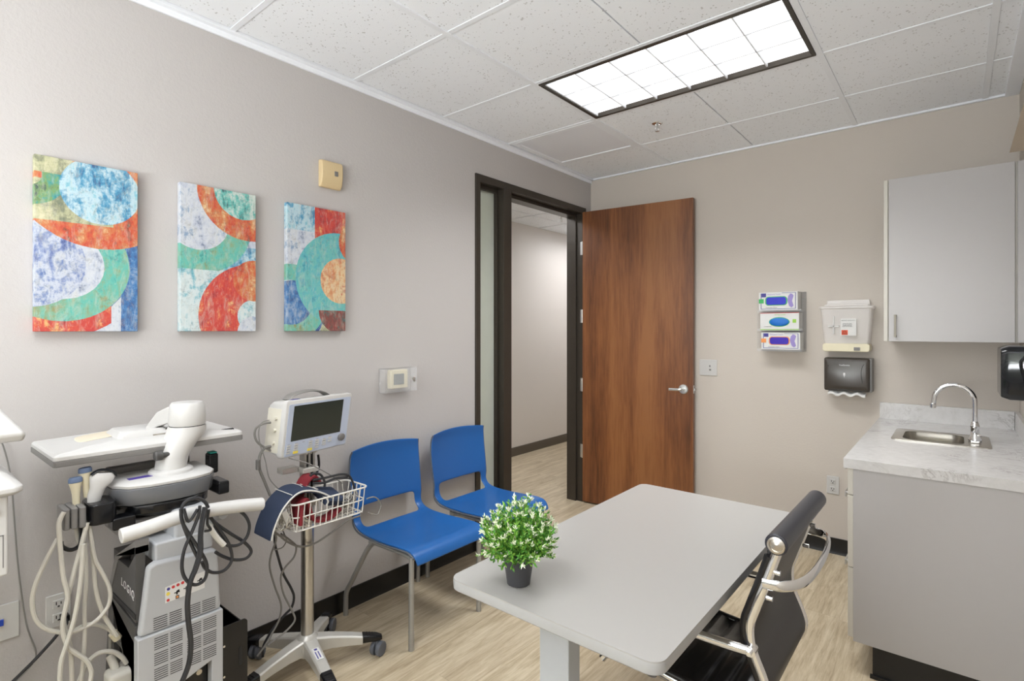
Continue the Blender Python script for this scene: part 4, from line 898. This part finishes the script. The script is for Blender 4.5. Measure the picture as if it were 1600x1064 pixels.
ca_ = [(0.342,-3.478,0.624),(0.491,-3.478,0.629),(0.342,-3.478,0.593),(0.491,-3.478,0.599)]
a_, c_ = Vector(ca_[0]), Vector(ca_[1])
text('lettering', 'LOGIQ', .036, [(0.419,-3.478,0.627)][0], (1, 0, -.07), (.07, 0, 1), 'text_w', U, wide=.95, space=1.35)
obj('side_ports', B().box(.22, .26, -3.458, -3.45, .30, .50).box(.29, .33, -3.458, -3.45, .25, .46).box(.36, .40, -3.458, -3.45, .18, .42), 'slot', U)
# neck, column and handle
obj('neck_box', B().box(.34, .505, -3.428, -3.258, .712, .775), 'light_grey_pl', U, bevel=.008)
obj('column', B().box(.28, .50, -3.372, -3.268, .71, .862), 'light_grey_pl', U, bevel=.012)
obj('column_label', B().box(.4995, .5045, -3.345, -3.318, .735, .765), 'white_pl', U, bevel=.001)
obj('handle_mount', B().tube([(.50, -3.28, .80), (.55, -3.27, .83), (.59, -3.26, .845)], .018, 10), 'light_grey_pl', U)
obj('rear_handle', B().tube([(0.595,-3.542,0.855),(0.595,-3.476,0.860),(0.595,-3.391,0.869),(0.595,-3.298,0.867),(0.595,-3.219,0.859),(0.595,-3.133,0.846)], .0215, 18), 'white_pl', U, bevel=.004, label='long white rear handle bar')
# control panel
px0, px1, py0, py1 = .28, .49, -3.522, -3.222
def pan(z, i, j=0): return [(x, y, z) for x, y in [(px0+i, py1-i-.01), (px0+i, py0+i+.03), (px0+.03+i, py0+i), (px1-.08, py0+i+.004+j), (px1-.03-i, py0+.035+i+j), (px1-i-.008, py0+.09+i), (px1-i, (py0+py1)/2+.02), (px1-i-.004, py1-.08), (px1-.02-i, py1-.03-i-j), (px1-.06, py1-i-.004-j), (px0+.02, py1-i)]]
obj('keyboard_tray', B().loft([pan(.845, .03, .02), pan(.862, .012, .01), pan(.886, .01, .01), pan(.892, .014)]), 'black_pl', U, bevel=.004, label='glossy black keyboard tray')
obj('console_body', B().loft([pan(.893, .012), pan(.90, .006), pan(.942, .0), pan(.948, .0)]), 'smoke_grey', U, bevel=.002, label='smoky grey console shell')
obj('console_inner', B().loft([pan(.896, .03), pan(.944, .02)]), 'mid_pl', U)
obj('console_top', B().loft([pan(.949, .002), pan(.958, .0), pan(.966, .01), pan(.970, .025)]), 'white_pl', U, bevel=.002, label='white console top')
obj('rear_grey_lip', B().box(.255, .285, -3.50, -3.25, .93, .99), 'mid_pl', U, bevel=.008)
obj('purple_strip', B().box(.40, .425, -3.475, -3.395, .9695, .9712), 'purple', U)
obj('side_holder', B().box(.36, .46, -3.222, -3.185, .87, .915).box(.34, .38, -3.222, -3.19, .93, 1.0), 'black_pl', U, bevel=.006)
obj('teal_clip', B().box(.34, .372, -3.215, -3.192, 1.0, 1.004), 'teal', U)
obj('probe_holder', B().prism(rrect(.36, .47, -3.585, -3.515, .02), 'z', .862, .925).box(.42, .475, -3.53, -3.47, .835, .872), 'black_pl', U, bevel=.006, label='glossy black probe holder')
b = B()
for k in range(3): b.prism(rrect(.37+.002*k, .468-.003*k, -3.608-.018*k, -3.592-.018*k, .007), 'z', .866, .926)
obj('probe_clip', b, 'mid_pl', U, bevel=.003, label='ribbed grey cable clips')
obj('cable_hook', B().tube([(.44, -3.60, .87), (.445, -3.60, .835), (.45, -3.605, .812), (.452, -3.625, .805), (.452, -3.645, .82), (.45, -3.648, .835)], .007, 10, ell=(.006, .009)), 'black_pl', U)
obj('under_bracket', B().box(.25, .44, -3.50, -3.30, .79, .845), 'mid_pl', U, bevel=.01)
# monitor folded flat with arm
mx0, mx1, my0, my1 = .085, .42, -3.66, -3.12
obj('monitor_bezel', B().prism(rrect(mx0, mx1, my0, my1, .008), 'z', 1.043, 1.060), 'mid_pl', U, bevel=.002, label='grey bezel of the folded monitor')
def mon(z, i, rr=.01): return [(x, y, z) for x, y in rrect(mx0+i, mx1-i, my0+i, my1-i, rr)]
sh = [mon(1.0605, .001), mon(1.072, .001), mon(1.078, .006)]
top_ = [(x, y, 1.092) for x, y in rrect(mx0+.06, mx1-.07, my0+.16, my1-.14, .03)]
obj('monitor_back', B().loft(sh+[top_]), 'white_pl', U, bevel=.002, label='white back shell of the folded monitor')
def slots(yc):
    b = B()
    for k in range(18):
        y = yc+(k-8.5)*.0058; b.box(.372, .386, y-.0016, y+.0016, 1.079, 1.0834)
    return b
obj('monitor_vents', slots(-3.50), 'slot', U); obj('monitor_vents', slots(-3.19), 'slot', U)
obj('monitor_hub', B().loft([[(x, y, z) for x, y in rrect(.20+i, .36-i, -3.49+i, -3.33-i, .02)] for z, i in ((1.075, 0), (1.10, .004), (1.112, .016))]), 'white_pl', U, bevel=.003)
obj('arm_base', B().lathe([(.066, .968), (.064, .978), (.056, .984)], (.40, -3.35, 0), 28), 'white_pl', U)
ar = []
for z, cx_, cy_, rx, ry in ((.975, .40, -3.352, .050, .046), (1.02, .40, -3.345, .048, .047), (1.06, .40, -3.325, .052, .052), (1.088, .40, -3.308, .056, .060), (1.10, .40, -3.302, .056, .060), (1.118, .40, -3.30, .055, .058)):
    ar.append([(cx_+rx*math.cos(2*PI*k/28), cy_+ry*math.sin(2*PI*k/28), z) for k in range(28)])
obj('arm_neck', B().loft(ar), 'white_pl', U, sharp=50)
obj('arm_head', B().lathe([(.054, 1.1205), (.0565, 1.126), (.056, 1.16), (.052, 1.190), (.046, 1.198), (.02, 1.201)], (.40, -3.30, 0), 32), 'white_pl', U, label='rounded white joint at the top of the arm')
obj('arm_joint_line', B().cyl((.40, -3.30, 0), .0535, 1.1175, 1.121, n=28), 'slot', U)
obj('arm_link', B().loft([[(.375, -3.335, 1.13), (.345, -3.285, 1.13), (.345, -3.285, 1.192), (.375, -3.335, 1.192)], [(.34, -3.375, 1.115), (.30, -3.33, 1.115), (.30, -3.33, 1.165), (.34, -3.375, 1.165)], [(.325, -3.405, 1.085), (.285, -3.37, 1.085), (.285, -3.37, 1.115), (.325, -3.405, 1.115)]]), 'white_pl', U, bevel=.006)
obj('arm_hinge', B().tube([(.345, -3.355, 1.085), (.345, -3.325, 1.11)], .013, 10, False).box(.33, .36, -3.39, -3.34, 1.08, 1.095), 'steel', U)
obj('arm_knob', B().lathe([(.008, .03), (.008, .0), (.014, .0), (.016, -.004), (.016, -.020), (.012, -.024)], (.432, -3.385, 1.035), 18, 'y'), 'dark_pl', U, bevel=.001, label='dark ribbed locking knob')
# side bin on the right
b = B().prism(rrect(-3.232, -3.142, .08, .425, .012), 'x', .496, .502).box(.25, .496, -3.146, -3.142, .08, .40).box(.25, .254, -3.232, -3.146, .08, .44).box(.25, .496, -3.232, -3.142, .08, .084)
obj('side_bin', b, 'black_pl', U, label='glossy black side bin')
obj('bin_slot', B().prism(rrect(-3.172, -3.160, .27, .335, .005), 'x', .5015, .5035), 'slot', U)
obj('bin_screw', B().cyl((0, -3.222, .36), .004, .502, .505, 'x', 10).cyl((0, -3.222, .255), .004, .502, .505, 'x', 10), 'chrome', U)
# cart base and casters
obj('cart_base', B().prism(rrect(.08, .53, -3.50, -3.20, .04), 'z', .085, .13), 'mid_pl', U, bevel=.01)
for x in (.14, .47):
    for y in (-3.46, -3.24):
        obj('caster', B().cyl((x, 0, .045), .045, y-.022, y-.006, 'y').cyl((x, 0, .045), .045, y+.006, y+.022, 'y').cyl((x, y, 0), .012, .05, .088), 'rim_grey', U, bevel=.003)
# cloth on the monitor
b = B(); rg = []
for k, (u, z) in enumerate(((0, 1.083), (.03, 1.089), (.06, 1.091), (.09, 1.094), (.115, 1.097), (.125, 1.099))):
    rg.append([(.16, -3.57+u, z), (.23, -3.575+u, z+.002), (.29, -3.58+u*.96, z-.001)])
tag(obj('folded_cloth', B().loft(rg, cap=False, closed=False), 'beige_cloth', solid=.0035, subsurf=1), 'thin beige cloth lying on the back of the folded ultrasound monitor', 'cloth')
# ---------------------------------------------------------------- probes with their cables
def probe(label, x, y, z, big, tilt, cables):
    t = thing('ultrasound_probe', label, 'probe', (x, y, z), 0, 'probes in the holder beside the console')
    T_ = Matrix.Translation((x, y, z)) @ Euler((tilt, 0, 0)).to_matrix().to_4x4()
    b = B(); b.x = T_
    if big: b.loft([[(hx_*math.cos(2*PI*k/20), hy_*math.sin(2*PI*k/20)+dy, zz) for k in range(20)] for zz, hx_, hy_, dy in ((-.03, .010, .015, -.004), (0, .014, .019, -.004), (.02, .015, .020, 0), (.038, .016, .029, .006), (.055, .015, .033, .008), (.066, .010, .026, .008))])
    else: b.loft([[(hx_*math.cos(2*PI*k/16), hy_*math.sin(2*PI*k/16), zz) for k in range(16)] for zz, hx_, hy_ in ((-.03, .008, .009), (.01, .009, .010), (.03, .011, .013), (.045, .012, .017))])
    obj('probe_body', b, 'white_pl' if big else 'cream_pl', t, sharp=60)
    b = B(); b.x = T_
    if big: b.tube([(.0, -.022, .060), (0, -.008, .072), (0, .012, .075), (0, .032, .068), (0, .042, .056)], .006, 8, ell=(.010, .004))
    else: b.loft([[(hx_*math.cos(2*PI*k/16), hy_*math.sin(2*PI*k/16), zz) for k in range(16)] for zz, hx_, hy_ in ((.0455, .0125, .0175), (.055, .0125, .0175), (.060, .010, .015))])
    obj('probe_tip', b, 'black_pl' if big else 'blue_lens', t, label='black curved lens' if big else 'blue grey lens')
    for pts, r_ in cables: obj('cable', B().tube(pts, r_, 8), 'cable_w', t)
    return t
probe('large white curved ultrasound probe with black lens, nearest the console', .42, -3.558, .943, True, R(-8), [
    ([(0.470,-3.645,0.924),(0.470,-3.655,0.899),(0.470,-3.655,0.867),(0.470,-3.652,0.812),(0.470,-3.646,0.741),(0.470,-3.636,0.678),(0.470,-3.645,0.627),(0.470,-3.647,0.586),(0.470,-3.636,0.535),(0.470,-3.619,0.509),(0.470,-3.593,0.474),(0.470,-3.581,0.435),(0.470,-3.586,0.404)], .0062),
    ([(0.460,-3.589,0.876),(0.460,-3.606,0.799),(0.460,-3.626,0.713),(0.460,-3.639,0.644),(0.460,-3.643,0.599),(0.460,-3.628,0.523),(0.460,-3.625,0.420)], .0062)])
probe('slim cream ultrasound probe with blue grey tip beside the large probe', .40, -3.578, .968, False, R(4), [
    ([(0.450,-3.655,0.847),(0.450,-3.682,0.789),(0.450,-3.703,0.733),(0.450,-3.710,0.686),(0.450,-3.702,0.634),(0.450,-3.676,0.594),(0.450,-3.630,0.566),(0.450,-3.581,0.567),(0.450,-3.550,0.586),(0.450,-3.532,0.617),(0.450,-3.533,0.662),(0.450,-3.550,0.711),(0.450,-3.567,0.755),(0.450,-3.575,0.806),(0.450,-3.582,0.870)], .0058),
    ([(0.450,-3.593,0.816),(0.450,-3.589,0.715),(0.450,-3.593,0.622),(0.450,-3.593,0.528),(0.450,-3.599,0.436),(0.450,-3.602,0.404)], .0055)])
probe('lower slim cream ultrasound probe with blue grey tip at the outer end of the holder', .41, -3.605, .945, False, R(2), [
    ([(0.440,-3.579,0.857),(0.440,-3.571,0.774),(0.440,-3.564,0.665),(0.440,-3.548,0.591),(0.440,-3.528,0.539),(0.440,-3.511,0.500)], .006),
    ([(0.480,-3.603,0.822),(0.480,-3.608,0.722),(0.480,-3.622,0.620),(0.480,-3.641,0.546),(0.480,-3.653,0.502),(0.480,-3.656,0.444)], .006),
    ([(0.430,-3.611,0.874),(0.430,-3.606,0.834),(0.430,-3.600,0.794),(0.430,-3.607,0.749)], .0055)])
t = thing('plug_connector', 'large white ultrasound cable connector plugged into the dark side of the machine', 'connector', (.42, -3.51, .35))
b = B(); b.x = Matrix.Translation((.42, -3.50, .33))
obj('connector_body', b.box(-.038, .03, -.034, .036, -.16, .055), 'cable_w', t, bevel=.014)
obj('strain_relief', B().tube([(.405, -3.505, .38), (.40, -3.51, .40), (.385, -3.515, .42)], .012, 10), 'cable_w', t)
obj('cable', B().tube([(0.420,-3.602,0.391),(0.420,-3.582,0.437),(0.420,-3.555,0.458),(0.420,-3.519,0.448),(0.420,-3.494,0.420),(0.420,-3.481,0.393)], .0068, 8), 'cable_w', t)
obj('cable', B().tube([(0.400,-3.613,0.541),(0.400,-3.586,0.549),(0.400,-3.559,0.543),(0.400,-3.530,0.521),(0.400,-3.508,0.491)], .0062, 8), 'cable_w', t)
t = thing('plug_connector', 'small cream connector pushed into the ports on the dark side of the machine', 'connector', (.33, -3.49, .48))
obj('connector_body', B().tube([(0.360,-3.502,0.477),(0.360,-3.489,0.453)], .013, 10, False), 'cream_pl', t)
obj('cable', B().tube([(0.350,-3.506,0.472),(0.350,-3.506,0.426),(0.350,-3.502,0.388),(0.350,-3.489,0.356)], .006, 8).tube([(0.340,-3.482,0.438),(0.340,-3.465,0.404),(0.340,-3.467,0.368),(0.340,-3.480,0.348)], .008, 8), 'cable_g', t)
# black cord coiled over the handle
t = thing('power_cord', 'black power cord coiled over the white rear handle of the ultrasound machine', 'cord', (.62, -3.3, .8))
b = B(); CR = .0052
b.tube([(0.630,-3.353,0.745),(0.630,-3.379,0.815),(0.630,-3.395,0.871),(0.630,-3.395,0.907),(0.630,-3.381,0.924),(0.630,-3.353,0.926),(0.630,-3.331,0.909),(0.630,-3.321,0.888)], CR, 8)
b.tube([(0.640,-3.355,0.895),(0.640,-3.380,0.863),(0.640,-3.393,0.905)], CR*.9, 8)
b.tube([(0.636,-3.400,0.906),(0.636,-3.396,0.866),(0.636,-3.374,0.816),(0.636,-3.347,0.764),(0.636,-3.327,0.712),(0.636,-3.333,0.670),(0.636,-3.360,0.662),(0.636,-3.385,0.686),(0.636,-3.397,0.726),(0.636,-3.391,0.778),(0.636,-3.369,0.829),(0.636,-3.351,0.874),(0.636,-3.347,0.902)], CR, 8)
b.tube([(0.645,-3.332,0.895),(0.645,-3.345,0.824),(0.645,-3.346,0.761),(0.645,-3.359,0.716),(0.645,-3.375,0.677),(0.645,-3.382,0.622),(0.645,-3.380,0.563),(0.645,-3.373,0.492),(0.645,-3.379,0.431),(0.645,-3.399,0.383)], CR, 8)
b.tube([(0.638,-3.336,0.895),(0.638,-3.348,0.824),(0.638,-3.351,0.760),(0.638,-3.363,0.715),(0.638,-3.378,0.676),(0.638,-3.385,0.621),(0.638,-3.383,0.562),(0.638,-3.376,0.491),(0.638,-3.382,0.430),(0.638,-3.402,0.381)], CR, 8)
b.tube([(0.600,-3.315,0.871),(0.600,-3.300,0.842),(0.600,-3.269,0.787),(0.600,-3.244,0.737),(0.600,-3.237,0.688),(0.600,-3.261,0.662),(0.600,-3.296,0.667),(0.600,-3.319,0.690),(0.600,-3.328,0.713)], CR, 8)
b.tube([(0.590,-3.306,0.851),(0.590,-3.277,0.813),(0.590,-3.232,0.768),(0.590,-3.191,0.729),(0.590,-3.169,0.693),(0.590,-3.188,0.674),(0.590,-3.227,0.683),(0.590,-3.262,0.706),(0.590,-3.284,0.727)], CR, 8)
b.tube([(0.600,-3.226,0.856),(0.600,-3.195,0.824),(0.600,-3.180,0.788),(0.600,-3.187,0.752),(0.600,-3.211,0.732),(0.600,-3.241,0.736),(0.600,-3.261,0.753),(0.600,-3.296,0.815)], CR, 8)
b.tube([(0.600,-3.271,0.870),(0.600,-3.246,0.877),(0.600,-3.221,0.852)], CR, 8)
b.tube([(0.618,-3.314,0.878),(0.618,-3.319,0.837),(0.618,-3.309,0.813),(0.618,-3.327,0.813)], CR*.8, 8)
obj('cord', b, 'cable_k', t)
obj('cable_tie', B().tube([(0.600,-3.308,0.823),(0.600,-3.286,0.781),(0.600,-3.261,0.745)], .009, 8), 'wire', t)
# black cord and plug at the wall outlet
t = thing('power_cord', 'black plug and cord running from the wall outlet down to the lower left', 'cord', (.04, -3.57, .3))
obj('plug', B().box(.008, .045, -3.572, -3.548, .425, .447), 'black_pl', t, bevel=.004)
obj('cord', B().tube([(.04, -3.56, .436), (.06, -3.562, .425)]+[(0.070,-3.581,0.412),(0.070,-3.600,0.390),(0.070,-3.641,0.350),(0.070,-3.677,0.319),(0.070,-3.704,0.296),(0.070,-3.723,0.270)], .0055, 8), 'cable_k', t)
t = thing('thin_cord', 'thin grey cord hanging in a long curve against the left wall', 'cord', (.01, -3.65, .6))
obj('cord', B().tube([(0.010,-3.750,1.151),(0.010,-3.720,1.078),(0.010,-3.698,0.958),(0.010,-3.688,0.797),(0.010,-3.677,0.625),(0.010,-3.658,0.448),(0.010,-3.634,0.343),(0.010,-3.647,0.301),(0.010,-3.696,0.260)], .0022, 6), 'cable_g', t)
# ---------------------------------------------------------------- white device at the left edge
t = thing('medical_device', 'white medical device partly cut off by the left edge of the photo', 'medical device', (.45, -3.95, 0))
obj('body', B().box(.36, .60, -4.16, -3.778, .828, 1.03), 'white_pl', t, bevel=.006)
obj('lid', B().loft([[(x, y, z) for x, y in rrect(.33+i, .63-i, -4.19+i, -3.752-i, .02)] for z, i in ((1.031, .012), (1.04, 0), (1.052, .0), (1.085, .03), (1.10, .06))]), 'white_pl', t, bevel=.003)
obj('head', B().loft([[(.50, -4.12, 1.158), (.58, -4.12, 1.158), (.58, -3.746, 1.158), (.50, -3.746, 1.158)], [(.49, -4.12, 1.178), (.60, -4.12, 1.178), (.60, -3.742, 1.178), (.49, -3.742, 1.178)], [(.48, -4.12, 1.31), (.54, -4.12, 1.31), (.54, -3.835, 1.31), (.48, -3.835, 1.31)]]), 'white_pl', t, bevel=.008)
obj('support_arm', B().tube([(.50, -4.05, 1.09), (.52, -4.05, 1.20)], .025, 12, False), 'light_grey_pl', t)
obj('drawer_outline', B().box(.5995, .601, -4.1, -3.787, .93, .932).box(.5995, .601, -3.789, -3.787, .85, .932), 'mid_pl', t)
obj('button', B().cyl((0, -3.805, .99), .009, .598, .606, 'x', 16), 'indigo', t, label='dark blue button')
obj('pole', B().cyl((.48, -4.05, 0), .022, .04, .83), 'silver', t)
obj('base', B().lathe([(.2, 0.0), (.2, .02), (.16, .035), (.03, .05)], (.48, -4.05, 0), 32), 'light_grey_pl', t)
